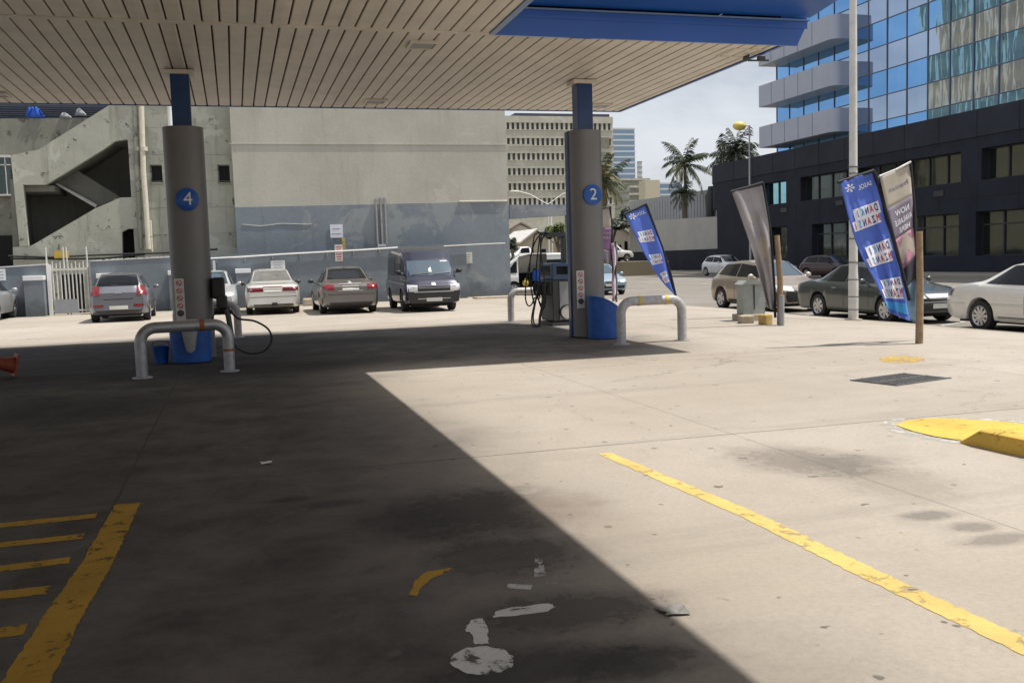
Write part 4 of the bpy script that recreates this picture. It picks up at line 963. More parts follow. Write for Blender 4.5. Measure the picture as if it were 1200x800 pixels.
hd = Vector((-math.cos(.20), math.sin(.20), 0)); lf = Vector((-hd.y, hd.x, 0))
cc = fwq - hd*(4.7/2-1.12) - lf*.8
mini, _, _ = make_car('minibus', 'white minibus with its side door slid open beside the end of the slate wall', 'minibus', (cc.x, cc.y, STREET-.004), math.atan2(hd.y, hd.x), S)
b = MB(); b.b2(-2.2, 1.4, -.72, .70, .36, .42); b.b2(-2.2, 1.3, -.76, -.72, .42, 1.1); b.b2(-2.2, -2.16, -.7, .7, .42, 1.2); b.b2(1.0, 1.06, -.7, .60, .42, 1.05); b.build('cabin_floor', M['dark'], mini)
for (x, y) in ((-.6, -.4), (-.6, .35), (-1.5, -.4), (-1.5, .35), (.25, -.45)):
    b = MB(); b.b2(x-.22, x+.22, y-.24, y+.24, .62, .74, .03); b.b2(x-.28, x-.18, y-.24, y+.24, .70, 1.32, .03); b.b2(x-.05, x+.05, y-.15, y+.15, .42, .62); b.build('seat', M['dkgrey'], mini)
T = Matrix.Translation(mini.location) @ Matrix.Rotation(mini.rotation_euler.z, 4, 'Z')
b = MB(); b.lathe([(.02, -.28), (.22, -.25), (.27, -.05), (.22, .2), (.08, .32), (.02, .33)], 14, Matrix.Translation(T @ Vector((.02, .50, .95))), 1, .8); tag(b.build('holdall', M['cloth_blue'], None, 50), 'blue bag inside the open minibus door', 'bag')
b = MB(); b.sphere(T @ Vector((.62, .60, .61)), .17, 1, 1, 1.05); b.tube([T @ Vector((.62, .60, .76)), T @ Vector((.62, .60, .84))], .05, 8); tag(b.build('water_drum', M['ytape'], None, 50), 'round yellow jug on the floor of the open minibus', 'jug')
# two white pick-ups far off
def pickup(loc, rz, label):
    S = dict(L=4.9, W=1.75, wb=3.0, fo=.8, wr=.66, rw=.35, spokes=6, paint=carpaint('white truck paint', (.70, .70, .68), .05), mirror=(.95, .88, 1.18),
      zs=[(-2.45, 1.0), (-.35, 1.02), (1.3, 1.02), (2.2, .95), (2.45, .75)], zr=[(-2.45, 1.03), (-.55, 1.05), (-.45, 1.62), (-.2, 1.72), (.65, 1.70), (1.35, 1.10), (2.2, .99), (2.45, .78)], zb=[(-2.45, .45), (2.45, .40)], rs=.03)
    S['patches'] = [('side', [(-.25, 1.10), (.98, 1.08), (.58, 1.56), (-.25, 1.60)], 'side_window', M['carglass']), ('front', [(-.7, 1.14), (.7, 1.14), (.6, 1.64), (-.6, 1.64)], 'windscreen', M['carglass'], dict(nu=10, nv=8)), ('front', [(-.7, .45), (.7, .45), (.74, .62), (-.74, .62)], 'bumper', M['trim'], dict(nu=10)), ('front', [(-.4, .72), (.4, .72), (.4, .86), (-.4, .86)], 'grille', M['trim'])] + pair('front', .46, .82, .70, .86, 'headlight', M['headlight']) + seams((-.3, 1.0), .45, 1.0)
    return make_car('pickup_truck', label, 'pickup', loc, rz, S, 'pickups in the far yard')
q = OY(613, 290, 88); pickup((q.x, 88, 1.0), math.radians(195), 'white pickup above the minibus roof, in front of the far houses')
q = OY(664, 305, 80); pickup((OY(722, 300, 84).x-.9, 84, 1.0), math.radians(8), 'white pickup behind the purple banner on the far side of the street')

# ------------------------------------------------------------------ walls and buildings at the back of the forecourt
WY = 38.0
def wallseg(name, pts, zb, th, mat, label, cat, cap=None, Y=WY, group=None):
    """pts: pixel (x, y) of the top edge, all on the plane Y"""
    t = thing(name, label, cat, (OY(pts[0][0], pts[0][1], Y).x, Y, 0), 0, group); ox = t.location.x
    P = [OY(px, py, Y) for px, py in pts]
    b = MB(); b.prism([(P[0].x-ox, 0, zb)] + [(p.x-ox, 0, p.z) for p in P] + [(P[-1].x-ox, 0, zb)], (0, th, 0)); b.build('wall', M[mat], t)
    if cap:
        b = MB()
        for p, q in zip(P, P[1:]):
            b.prism([(p.x-ox, -.03, p.z+.003), (q.x-ox, -.03, q.z+.003), (q.x-ox, -.03, q.z+.05), (p.x-ox, -.03, p.z+.05)], (0, th+.06, 0))
        b.build('coping', M[cap], t)
    return t, P
t, P = wallseg('boundary_wall', [(-160, 323), (0, 314), (54, 310.5)], 0, .25, 'wallblue2', 'low slate blue wall with a white end left of the barred gate', 'wall', 'offwhite')
b = MB(); x1 = P[-1].x-t.location.x; b.b2(x1+.002, x1+.12, -.04, .28, 0, P[-1].z); b.build('end_post', M['white'], t)
t, P = wallseg('boundary_wall', [(105.5, 306.5), (205, 301.5), (255, 299.5), (430, 290.5), (546, 285)], 0, .22, 'wallblue2', 'long low slate blue wall running behind the parked cars', 'wall', None)
b = MB(); R2 = random.Random(3)
for (a, c) in zip(P[:1]+[P[0].lerp(P[1], k/40) for k in range(1, 40)], [P[0].lerp(P[1], k/40) for k in range(1, 41)]):
    b.b2(a.x-t.location.x, c.x-t.location.x, -.02, .24, a.z+.002, a.z+R2.uniform(.025, .07))
b.build('coping', M['offwhite'], t)
for (x0, x1, y0, y1, lab) in ((27, 50, 323.5, 371, 'short slate blue pillar with a white cap at the left, before the gate'), (197, 212, 317, 367, 'short slate blue pillar with a white cap beside the column numbered 4'), (276, 293, 315, 359.5, 'short slate blue pillar with a white cap left of the old white car'), (113, 131, 320.5, 366, 'pillar with a white cap behind the silver hatchback')):
    YP = WY-.45; p, q_ = OY(x0, y0, YP), OY(x1, y0, YP)
    t = thing('pillar', lab, 'pillar', ((p.x+q_.x)/2, WY-.23, 0), 0, 'stub pillars along the low wall'); wd = q_.x-p.x
    MB().b2(-wd/2, wd/2, -.22, .226, 0, p.z-.17).build('shaft', M['wallblue2'], t); MB().b2(-wd/2-.02, wd/2+.02, -.24, .227, p.z-.168, p.z, .015).build('cap', M['white'], t)
# gate
gx0, gx1 = OY(57, 340, WY).x, OY(104.5, 340, WY).x; zr = OY(80, 315.5, WY).z; ztop = OY(80, 308, WY).z; zpost = OY(80, 289, WY).z
t = thing('barred_gate', 'pale barred steel gate with spikes between the two slate blue walls', 'gate', ((gx0+gx1)/2, WY+.1, 0)); gw = gx1-gx0
b = MB(); b.b2(-gw/2, gw/2, -.03, .03, zr-.04, zr+.04); b.b2(-gw/2, gw/2, -.03, .03, .12, .18); b.build('rails', M['offwhite'], t)
n = 10
b = MB()
for i in range(n+1):
    x = -gw/2+.03+(gw-.06)*i/n; b.tube([(x, 0, .05), (x, 0, zr), (x, 0, ztop+.06*(i % 2))], [.026, .026, .018], 6)
b.build('bars', M['offwhite'], t)
for k in (0, .42, .50, 1.): MB().tube([(-gw/2+gw*k, .05, 0), (-gw/2+gw*k-.03, .05, zpost)], .03, 6).build('post', M['offwhite'], t)
MB().b2(-gw/2+.15, -gw/2+.95, -.06, -.035, .06, OY(70, 351, WY).z).build('sheet_panel', M['rib'], t)
# dark doorway behind the gate is part of the stair building, below
# white pipe along the wall top
path = [OY(px, py, WY-.06) for px, py in ((244, 303), (283, 301), (330, 298), (430, 292.5), (466, 290))]
b = MB(); b.tube(path, .028, 8); t = thing('water_pipe', 'white pipe running along the top of the long slate blue wall', 'pipe', path[0][:]); b.v = [tuple(Vector(v)-path[0]) for v in b.v]; b.build('pipe', M['white'], t, 60)
for k in range(7):
    p = path[0].lerp(path[-1], (k+.3)/7); b = MB(); b.box(p-path[0]+Vector((0, .03, -.09)), (.05, .05, .2)); b.build('bracket', M['grey'], t)
path = [OY(px, py, WY-.06) for px, py in ((520, 288.5), (565, 286), (592, 285))]
b = MB(); b.tube(path, .022, 8); tag(b.build('water_pipe', M['offwhite'], None, 60), 'white pipe running right of the dark blue van towards the wall corner', 'pipe')

# blank grey building
BY = 39.0
t = thing('blank_building', 'tall blank grey green building with a slate blue base behind the parked cars', 'building', (OY(273, 200, BY).x, BY, 0)); ox = t.location.x
cor = [OY(283, 243, BY), OY(594, 236, BY)]; xl, xr_ = OY(275, 220, BY).x, OY(595.5, 260, BY).x
MB().prism([(0, 0, cor[0].z), (xr_-ox, 0, cor[1].z), (xr_-ox, 0, 12.5), (0, 0, 12.5)], (0, 14, 0)).build('wall', M['wallgrey'], t)
MB().prism([(.0, -.02, -.3), (xr_-ox+.03, -.02, -.3), (xr_-ox+.03, -.02, cor[1].z-.003), (0, -.02, cor[0].z-.003)], (0, 14, 0)).build('painted_base', M['wallblue'], t)
p = [OY(px, py, BY-.03) for px, py in ((284, 263), (305, 265), (330, 262), (362, 263), (366, 262))]; b = MB()
b.tube([v-Vector((ox, BY, 0)) for v in p], .014, 5); b.tube([v-Vector((ox, BY, 0)) for v in [OY(538, 236.2, BY-.03), OY(594, 235.5, BY-.03)]], .045, 5); b.build('crack_ridge', M['wallgrey'], t)
b = MB(); b.b2(-.1, 12.2, -.03, 0, 6.28, 6.32); b.build('shutter_line', M['wallgrey'], t)
for (px, top) in ((440.5, 236), (446, 235), (451, 235)):
    a, c = OY(px, top, BY-.10), OY(px+3, 354, BY-.10); MB().tube([(a.x, a.y, a.z), (a.x+.0, c.y, .02)], .045, 7)
    b = MB(); b.tube([(a.x, a.y, a.z), (a.x, a.y, .02)], .045, 7); b.tube([(a.x, a.y, a.z), (a.x, a.y, a.z+.10)], .06, 7)
    tag(b.build('conduit', M['steel'], None, 60), 'vertical galvanised conduit on the slate blue wall left of the dark blue van', 'conduit', 'three conduits left of the van')
def wallsign(x0, y0, x1, y1, Y, label, mat='white', lines=4, ink='grey', name='notice_board'):
    a, c = OY(x0, y0, Y), OY(x1, y1, Y); t = thing(name, label, 'sign', ((a.x+c.x)/2, Y, (a.z+c.z)/2)); wd, h = c.x-a.x, a.z-c.z
    MB().b2(-wd/2, wd/2, -.015, .015, -h/2, h/2, .004).build('board', M[mat], t)
    b = MB()
    for i in range(lines):
        z = h/2-h*(i+.8)/(lines+.6); ww = wd*R.uniform(.24, .4); b.b2(-ww, ww, -.019, -.0155, z-h*.028, z+h*.028)
    if lines: b.build('faded_print', M[ink], t)
    return t
wallsign(386.5, 263.5, 402, 278.5, BY-.05, 'square pale blue notice high on the slate blue wall', 'flagwhite', 2)
wallsign(392, 287, 402, 306, WY-.03, 'tall paper notice with a pinkish print on the long wall below the square board', 'offwhite', 6, 'red')
wallsign(400.5, 279, 405, 296, BY-.05, 'narrow ochre strip notice beside the square board', 'ytape', 3)
wallsign(443, 286.5, 453, 307.5, BY-.2, 'grey notice fixed across the three conduits', 'offwhite', 6)
wallsign(443.5, 308, 452, 315.5, BY-.2, 'small dark blue plate below the grey notice on the conduits', 'navy', 0)
wallsign(317, 305.5, 334.5, 318, WY-.03, 'white parking notice above the old white car', 'white', 4)
wallsign(538.5, 296, 553.5, 308.5, WY-.03 if False else BY-.05, 'white notice on the slate blue wall right of the dark blue van', 'offwhite', 4)
wallsign(-6, 315.5, 7, 328.5, WY-.03, 'pale notice at the left edge of the frame', 'white', 3)
wallsign(249, 305, 253, 318, WY-.03, 'sliver of a white notice beside the column numbered 4', 'white', 0)
# overhead beam beyond the corner
a, c = OY(597, 240, BY+1), OY(668, 241, BY+1); zb_ = OY(640, 253.5, BY+1).z
t = thing('overhead_beam', 'slate blue overhead beam running from the wall corner behind the column numbered 2', 'beam', (a.x, BY+1, 0))
MB().prism([(0, 0, zb_-.08), (c.x-a.x, 0, zb_+.04), (c.x-a.x, 0, a.z-.02), (0, 0, a.z)], (0, .5, 0)).build('beam', M['wallblue'], t)
MB().b2(c.x-a.x-.12, c.x-a.x+.12, .1, .4, -.3, zb_+.03).build('post', M['wallblue'], t)

# stair building
SY = 39.6
t = thing('stair_building', 'mouldy grey green building with an open concrete staircase at the left', 'building', (OY(90, 200, SY).x, SY, 0)); ox, oy = t.location.x, SY
def poly(pts, Y, d, name, mat, par=t, zmin=None):
    b = MB(); P_ = [OY(px, py, Y) for px, py in pts]
    P_ = [(p.x-ox, Y-oy, p.z if py < 330 else -.3) for p, (px, py) in zip(P_, pts)]
    b.prism(P_, (0, d, 0)); return b.build(name, M[mat], par)
# right-hand tower wall with two small windows (built of pieces round the openings)
b = MB()
def pxbox(x0, x1, y0, y1, Y, d):
    a, c = OY(x0, y0, Y), OY(x1, y1, Y); xa, xc = OY(x0, 200, Y).x, OY(x1, 200, Y).x; xm = max(0, (x0+x1)/2); b.b2(xa-ox, xc-ox, Y-oy, Y-oy+d, OY(xm, y1, Y).z if y1 < 340 else -.3, OY(xm, y0, Y).z)
a0 = OY(160, 100, SY); 
for (x0, x1) in ((152, 176), (190, 255), (269, 286)): pxbox(x0, x1, 60, 345, SY+.04, .4)
for (x0, x1) in ((176, 190), (255, 269)):
    pxbox(x0+.001, x1-.001, 60, 193, SY+.04, .4); pxbox(x0+.001, x1-.001, 213.5, 345, SY+.04, .4)
b.build('tower_wall', M['stair'], t)
for (x0, x1) in ((176, 190), (255, 269)):
    b = MB(); pxbox(x0, x1, 193.2, 213.4, SY+.22, .04); wd = b.build('window', M['dark'], t)
    b = MB(); pxbox(x0-.8, x1+.8, 213.6, 215.4, SY-.03, .12); b.build('sill', M['stair2'], wd)
    b = MB(); pxbox(x0+.2, x0+1.6, 193.2, 213.4, SY+.15, .05); pxbox(x0+.2, x1-.2, 193.2, 194.4, SY+.15, .05); b.build('frame', M['stair2'], wd)
b = MB()
for k in range(5):
    y = 150+k*31.; pxbox(152, 286, y, y+.3, SY+.032, .02)
b.build('lintel_line', M['stair2'], t)
# staircase front
poly([(12.5, 182), (45, 175.5), (127, 124), (127, 60), (153, 60), (157, 164.5), (147, 163.5), (135, 165.5), (120, 176), (54, 216.5), (27, 216.5), (33, 288), (23, 289), (16, 216)], SY, .3, 'upper_flight', 'stair')
poly([(15, 289.5), (34, 288.8), (41, 285.5), (112, 244), (141, 231.5), (160.5, 231), (165.5, 268), (150, 268), (143, 272), (143, 340), (15, 340)], SY-.01, .3, 'lower_flight', 'stair')
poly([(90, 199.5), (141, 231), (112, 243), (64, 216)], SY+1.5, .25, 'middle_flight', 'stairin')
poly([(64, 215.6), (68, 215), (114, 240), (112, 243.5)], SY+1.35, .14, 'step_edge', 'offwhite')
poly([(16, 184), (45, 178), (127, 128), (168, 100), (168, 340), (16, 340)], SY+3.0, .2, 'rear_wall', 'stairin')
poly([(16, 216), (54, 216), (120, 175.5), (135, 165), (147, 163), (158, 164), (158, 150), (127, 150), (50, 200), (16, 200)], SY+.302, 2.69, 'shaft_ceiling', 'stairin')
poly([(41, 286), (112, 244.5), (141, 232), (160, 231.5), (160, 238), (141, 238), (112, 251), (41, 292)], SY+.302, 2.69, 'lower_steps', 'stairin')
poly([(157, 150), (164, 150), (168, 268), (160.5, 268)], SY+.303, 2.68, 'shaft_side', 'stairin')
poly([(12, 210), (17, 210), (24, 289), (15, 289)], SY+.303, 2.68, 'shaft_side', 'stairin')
poly([(72, 322), (99, 321), (99, 342), (72, 342)], SY-.03, .015, 'doorway', 'dark')
poly([(142, 264), (168, 262), (168, 340), (142, 340)], SY+.7, .05, 'doorway', 'dark')
for (a, c) in (((48, 281), (140, 236)), ((60, 215), (125, 178))): pass
# half landings and ceilings inside the stair
b = MB()
for (px0, px1, py) in ((20, 62, 216), (132, 165, 231), (20, 40, 287)):
    b = MB(); a, c = OY(px0, py, SY), OY(px1, py, SY); b.b2(a.x-ox, c.x-ox, .31, 2.95, a.z-.25, a.z-.03); b.build('landing', M['stairin'], t)
# rear wing with parapet, roof, window
poly([(-160, 142), (0, 139), (125, 138.4), (125, 300), (23, 300), (23, 340), (-160, 340)], SY+3.25, .3, 'rear_wing', 'stair2')
b = MB(); pxbox(-160, 170, 60, 146, SY+8, .3); b.build('roof', M['roofblue'], t)
b = MB()
for i in range(6): pxbox(-160, 128, 124+i*2.6, 124.5+i*2.6, SY+7.9, .06)
b.build('roof_seam', M['mull'], t)
b = MB(); pxbox(-20, 12.4, 184, 228.5, SY+3.1, .1); wn = b.build('window', M['gl_low'], t)
b = MB(); pxbox(-20, 12.6, 181.5, 184.5, SY+3.02, .15); pxbox(-20, 12.6, 227.5, 229.5, SY+2.98, .2); pxbox(6, 7.2, 184, 228, SY+3.05, .06); pxbox(-20, 12.5, 192.5, 193.8, SY+3.05, .06); b.build('frame', M['offwhite'], wn)
b = MB(); pxbox(-160, 23.5, 276, 340, SY+3.15, .06); b.build('doorway', M['dark'], t)
b = MB(); pxbox(-160, 24, 228, 278, SY+.9, .06) if False else None
# drain pipes
def pipe_px(pts, Y, r, label, mat='cream', name='drainpipe'):
    P_ = [OY(px, py, Y) for px, py in pts]; b = MB(); b.tube(P_, r, 8); b.tube([P_[0].lerp(P_[-1], .48), P_[0].lerp(P_[-1], .50)], r*1.35, 8)
    return tag(b.build(name, M[mat], None, 60), label, 'pipe')
pipe_px([(163.5, 60), (167.5, 183), (168, 200), (171, 240), (174, 292)], SY-.12, .10, 'thick cream drainpipe down the wall right of the staircase')
pipe_px([(156, 60), (160, 190), (165.5, 292)], SY-.08, .09, 'stained grey downpipe at the edge of the staircase', 'stair2')
pipe_px([(176, 258), (178, 295)], SY-.08, .05, 'short thin pipe low on the wall right of the thick drainpipe')
pipe_px([(269.5, 60), (273, 180), (279, 245), (281.5, 296)], SY-.5, .08, 'rusty drainpipe in the corner of the blank grey building', 'plinth')
pipe_px([(197.5, 60), (198.5, 118), (200, 160)], SY-.1, .09, 'white pipe high up behind the column numbered 4', 'white')
for (pts, lab) in (([(10, 300), (60, 301.5), (110, 299), (200, 296), (255, 292)], 'upper black cable strung above the low wall at the left'), ([(12, 303), (70, 303.5), (120, 303), (170, 298)], 'lower black cable strung above the low wall at the left')):
    b = MB(); b.tube([OY(px, py, SY-.3) for px, py in pts], .035, 6); tag(b.build('cable', M['black'], None), lab, 'cable')
b = MB(); a = OY(72, 298, SY-.4); b.box(a, (.5, .06, .28)); tag(b.build('yellow_tag', M['ytape']), 'small yellow label hanging above the barred gate', 'sign')
# laundry on the roof rail
for (x0, x1, y0, y1, m, lab) in ((33, 46, 126, 137.5, 'cloth_blue', 'bright blue cloth hanging on the roof rail at the top left'), (91, 94, 128, 135, 'grey', 'pale cloth hanging on the roof rail right of the bright blue one'), (73, 77, 133, 138, 'grey', 'grey cloth hanging on the roof rail between the two bright cloths')):
    b = MB(); a, c = OY(x0, y0, SY+3.2), OY(x1, y1, SY+3.2); n = 8
    for j in range(2):
        pass
    vs = []
    for j in range(5):
        for i in range(n+1): vs.append((lerp(a.x, c.x, i/n)*1 + (.06*j if i > n/2 else -.03*j), SY+3.2+.05*math.sin(i*1.9+j), lerp(a.z, c.z, j/4)+.05*math.sin(i*2.3)))
    b.add(vs, [(j*(n+1)+i, j*(n+1)+i+1, (j+1)*(n+1)+i+1, (j+1)*(n+1)+i) for j in range(4) for i in range(n)]); o = b.build('laundry', M[m], None, 60)
    so_ = o.modifiers.new('thickness', 'SOLIDIFY'); so_.thickness = .012; tag(o, lab, 'laundry')
# bollard and slabs at the wall corner
q = G(589, 345.5); t = thing('bollard', 'short pale concrete bollard at the end of the slate blue wall', 'bollard', q[:]); b = MB(); b.lathe([(.16, -.2), (.16, .42), (.12, .47), (.01, .48)], 16); b.build('stub', M['offwhite'], t, 50)
b = MB(); q = G(582, 349); b.b2(q.x-.9, q.x+.6, q.y-.4, q.y+.4, -.1, .07, .02); tag(b.build('concrete_slab', M['plinth']), 'low concrete slab below the pale bollard at the wall corner', 'slab')
q = G(364, 358); b = MB(); b.b2(q.x-.28, q.x+.28, q.y-.25, q.y+.25, 0, .28, .05); tag(b.build('concrete_block', M['plinth']), 'rough concrete block between the old white car and the brown car', 'block')

# ------------------------------------------------------------------ far buildings seen past the corner
OYD = 200.
t = thing('office_block', 'stained pale office block with six rows of small dark windows', 'building', (OY(594, 240, OYD).x, OYD, 0), 0); ox = t.location.x
zt, zb0 = OY(660, 136.5, OYD).z, -.4; xe = OY(719.5, 200, OYD).x-ox
rows_px = [(139+ (148-139), 156), (162, 174), (179.5, 191), (197, 208), (214.5, 225.5), (232, 243)]
rz_ = [(OY(640, a, OYD).z, OY(640, c, OYD).z) for a, c in [(144, 152), (162, 170.5), (179.5, 187.5), (197, 205), (214.5, 222.5), (232, 240)]]
pitch = 1.11; nwin = int(xe/pitch)
b = MB(); levels = [zt]
for (a, c) in rz_: levels += [a, c]
levels.append(zb0)
for i in range(0, len(levels), 2): b.b2(0, xe, 0, 16, levels[i+1], levels[i])
for (a, c) in rz_:
    b.b2(0, .5, .003, 16, c, a)
    for k in range(nwin): b.b2(.5+k*pitch+.62, .5+(k+1)*pitch, .06, 1, c, a)
b.b2(-.6, 0, .4, 14, zb0, zt-1.2)
b.build('wall', M['office'], t)
k_ = 0
for r_i, (a, c) in enumerate(rz_):
    b = MB(); b.b2(.45, xe-.1, .45, .5, c, a); rw_ = b.build('window_row', M['officewin'], t)
    b = MB(); b.b2(.45, xe, -.12, .10, c-.16, c-.003); b.build('sill', M['office'], rw_)
b = MB(); b.b2(3.0, xe, 2, 6, zt, zt+.9); b.build('roof_parapet', M['roofblue'], t)
b = MB()
for i in range(3):
    z = rz_[1+i][0]; x = xe-3.4+i*.2; b.b2(x, x+2.4, -.15, -.02, z-2.1, z+.2)
b.build('broken_panel', M['stair2'], t)
# glass tower, further
TY = 420.
def tower(x0, x1, y0, Y, name, label, wall, band=None, nb=12, y1=260, cat='building'):
    a, c = OY(x0, y0, Y), OY(x1, y1, Y); t = thing(name, label, cat, (a.x, Y, 0)); w_ = c.x-a.x
    MB().b2(0, w_, 0, w_, -.4, a.z).build('wall', M[wall], t)
    if band:
        b = MB(); z1 = a.z; dz = (a.z-c.z)/nb
        for i in range(nb): b.b2(-.12, w_+.12, -.35, w_-1, z1-i*dz-dz*.30, z1-i*dz-.02)
        b.build('floor_bands', M[band], t)
    return t
tower(716, 745.5, 150, TY, 'glass_tower', 'slim blue grey tower with pale floor bands behind the office block', 'glasstower', 'towerband', 16, 255)
tower(748, 753.5, 189, 600., 'distant_block', 'narrow pale block far off right of the banded tower', 'towerband', 'palewall', 12)
tower(728, 762, 209, 330., 'distant_block', 'cluttered grey block below the narrow pale one', 'stair2', 'office', 6)
tower(756, 774, 211, 300., 'distant_block', 'plain pinkish beige block left of the tall palm', 'housewall')
tower(774, 800, 214, 340., 'distant_block', 'low pale blue glazed block behind the tall palm', 'glasstower', 'towerband', 7)
tower(709, 738, 214, 260., 'distant_block', 'brownish low block behind the near palm fronds', 'palewall', 'stair2', 5)

# houses
def house(x0, x1, ybase, yeave, yridge, Y, depth, label, roof, wins=(), gable=True):
    a, c = OY(x0, yeave, Y), OY(x1, yeave, Y); zr_ = OY((x0+x1)/2, yridge, Y).z; t = thing('house', label, 'house', (a.x, Y, 0), 0, 'houses below the hillside'); w_ = c.x-a.x; ze = a.z
    b = MB()
    if gable: b.prism([(0, 0, -.5), (w_, 0, -.5), (w_, 0, ze), (w_/2, 0, zr_-.1), (0, 0, ze)], (0, depth, 0))
    else: b.b2(0, w_, 0, depth, -.5, ze)
    b.build('wall', M['housewall'], t)
    b = MB(); o = .35
    for s_ in ((-o, w_/2), (w_+o, w_/2)):
        z0 = ze-o*(zr_-ze)/(w_/2)
        b.prism([(s_[0], -o, z0+.02), (s_[1], -o, zr_+.02), (s_[1], -o, zr_+.20), (s_[0], -o, z0+.20)], (0, depth+2*o, 0))
    b.build('roof', M[roof], t)
    for (u0, u1, v0, v1) in wins:
        b = MB(); b.b2(w_*u0, w_*u1, -.04, .03, lerp(0, ze, v0), lerp(0, ze, v1)); wn = b.build('window', M['carglass'], t)
        b = MB(); b.b2(w_*u0-.08, w_*u1+.08, -.07, -.045, lerp(0, ze, v0)-.1, lerp(0, ze, v0)-.01); b.build('sill', M['white'], wn)
    return t
house(590, 630, 300, 274, 262, 105, 8, 'house with a brown gabled roof beside the wall corner', 'roof_b', [(.5, .62, .3, .7)])
house(612, 646, 300, 283, 270, 95, 8, 'low house with a pale sheet roof above the minibus', 'roof_w', [(.25, .38, .3, .75), (.6, .8, .3, .75)])
house(648, 690, 300, 281, 268, 98, 8, 'house with a pale roof mostly behind the column numbered 2', 'roof_w', [(.2, .35, .3, .75)])
house(690, 737, 303, 276, 258, 112, 9, 'cream house with a brown roof right of the purple banner', 'roof_b', [(.70, .80, .3, .7), (.88, .96, .25, .8)])

# pale wall, ribbed screen along the far side of the street
def along(name, label, cat, X, px0, px1, ytop0, ytop1, zb, th, mat, base=None, zbase=None):
    a, c = OX(px0, ytop0, X), OX(px1, ytop1, X); t = thing(name, label, cat, (X, a.y, 0))
    MB().prism([(0, 0, zb), (0, c.y-a.y, zb), (0, c.y-a.y, c.z), (0, 0, a.z)], (th, 0, 0)).build('wall', M[mat], t)
    if base: MB().b2(-.03, .05, 0, c.y-a.y, zb, zbase).build('painted_base', M[base], t)
    return t, a, c
along('pale_wall', 'pale cement wall with a dark base between the palm and the dark building', 'wall', 45.0, 851, 737, 253, 260, -.3, .3, 'palewall', 'podium', OX(800, 293, 45).z)
a, c = OX(852, 219, 50), OX(738, 236, 50); t = thing('ribbed_screen', 'grey ribbed metal screen above the pale wall behind the palms', 'fence', (50, a.y, 0))
b = MB(); n = 34
for i in range(n):
    y0 = lerp(0, c.y-a.y, i/n); y1 = lerp(0, c.y-a.y, (i+.86)/n); z0, z1 = lerp(a.z, c.z, i/n), lerp(a.z, c.z, (i+.86)/n)
    b.prism([(0, y0, 2.6), (0, y1, 2.6), (0, y1, z1), (0, y0, z0)], (.12, 0, 0))
b.build('ribs', M['rib'], t); b = MB(); b.prism([(.16, 0, 2.6), (.16, c.y-a.y, 2.6), (.16, c.y-a.y, c.z-.2), (.16, 0, a.z-.2)], (.1, 0, 0)); b.build('backing', M['mull'], t)
b = MB(); b.b2(-.4, .3, 0, c.y-a.y, -.3, 2.59); b.build('lower_wall', M['palewall'], t)
for i in range(7):
    y = lerp(0, c.y-a.y, (i+.4)/7); MB().b2(-.55, -.41, y-.25, y+.25, 2.5, 5.2).build('post', M['mull'], t)
p = OX(833, 230, 47); b = MB(); b.lathe([(.5, 1), (.55, 6.0), (.62, p.z+.05), (.40, p.z+.4), (.25, p.z+1.0)], 14, Matrix.Translation((47, p.y, 0))); tag(b.build('dark_post', M['frame'], None, 40), 'thick dark post standing behind the pale wall at the corner of the dark building', 'post')

# ------------------------------------------------------------------ dark building with the glass tower above it
FX = 44.
t = thing('corner_office', 'dark podium building with a blue mirror glass upper block and silver balconies', 'building', (FX, 60, 0)); oy = 60
Yc = OX(822, 200, FX).y; Yn = 18.
ZP = 9.75
def pY(px, X=FX): return OX(px, 200, X).y
# podium wall round the window openings; depth of reveal .8 m
ups = [(893, 921), (938, 1003), (1006, 1126), (1150, 1290)]; los = [(902, 922), (951, 1004), (1012, 1124), (1144, 1290)]
zu0, zu1, zl0, zl1 = 5.45, 7.35, .85, 3.55
b = MB()
def facade(z0, z1, openings, zo0, zo1):
    ys = [Yc-3.0] + [pY(p) for o in openings for p in o]; ys[-1] = max(ys[-1], Yn+6)
    b.b2(0, 10, Yn-oy, Yc-3-oy, z0, zo0); b.b2(0, 10, Yn-oy, Yc-3-oy, zo1, z1)
    edges = [Yc-3.0] + ys[1:] + [Yn]
    for i in range(0, len(edges), 2):
        if edges[i]-edges[i+1] > .05: b.b2(0, 10, edges[i+1]-oy, edges[i]-oy, zo0, zo1)
facade(-.3, 4.45, los, zl0, zl1); facade(4.453, 8.1, ups, zu0, zu1)
# rounded far corner
vs = []; n = 10
for z in (4.0 if False else 5.7, 8.1):
    for k in range(n+1):
        a = k/n*math.pi/2; vs.append((3-3*math.cos(a), Yc-3-oy+3*math.sin(a), z))
    vs += [(10, Yc-oy, z), (10, Yc-3-oy, z)]
m_ = n+3; b.add(vs, [tuple(range(m_))[::-1], tuple(range(m_, 2*m_))] + [(i, (i+1) % m_, m_+(i+1) % m_, m_+i) for i in range(m_)])
b.b2(2.5, 10, Yc-3.2-oy, Yc-.6-oy, -.3, 5.69)
b.build('podium_wall', M['podium'], t)
b = MB(); vs = []
for z in (8.103, ZP):
    vs.append((-.06, Yn-oy, z))
    for k in range(n+1):
        a = k/n*math.pi/2; vs.append((3-3.06*math.cos(a), Yc-3-oy+3.06*math.sin(a), z))
    vs += [(12, Yc-oy+.06, z), (12, Yn-oy, z)]
m_ = n+4; b.add(vs, [tuple(range(m_))[::-1], tuple(range(m_, 2*m_))] + [(i, (i+1) % m_, m_+(i+1) % m_, m_+i) for i in range(m_)])
b.build('parapet', M['podium2'], t)
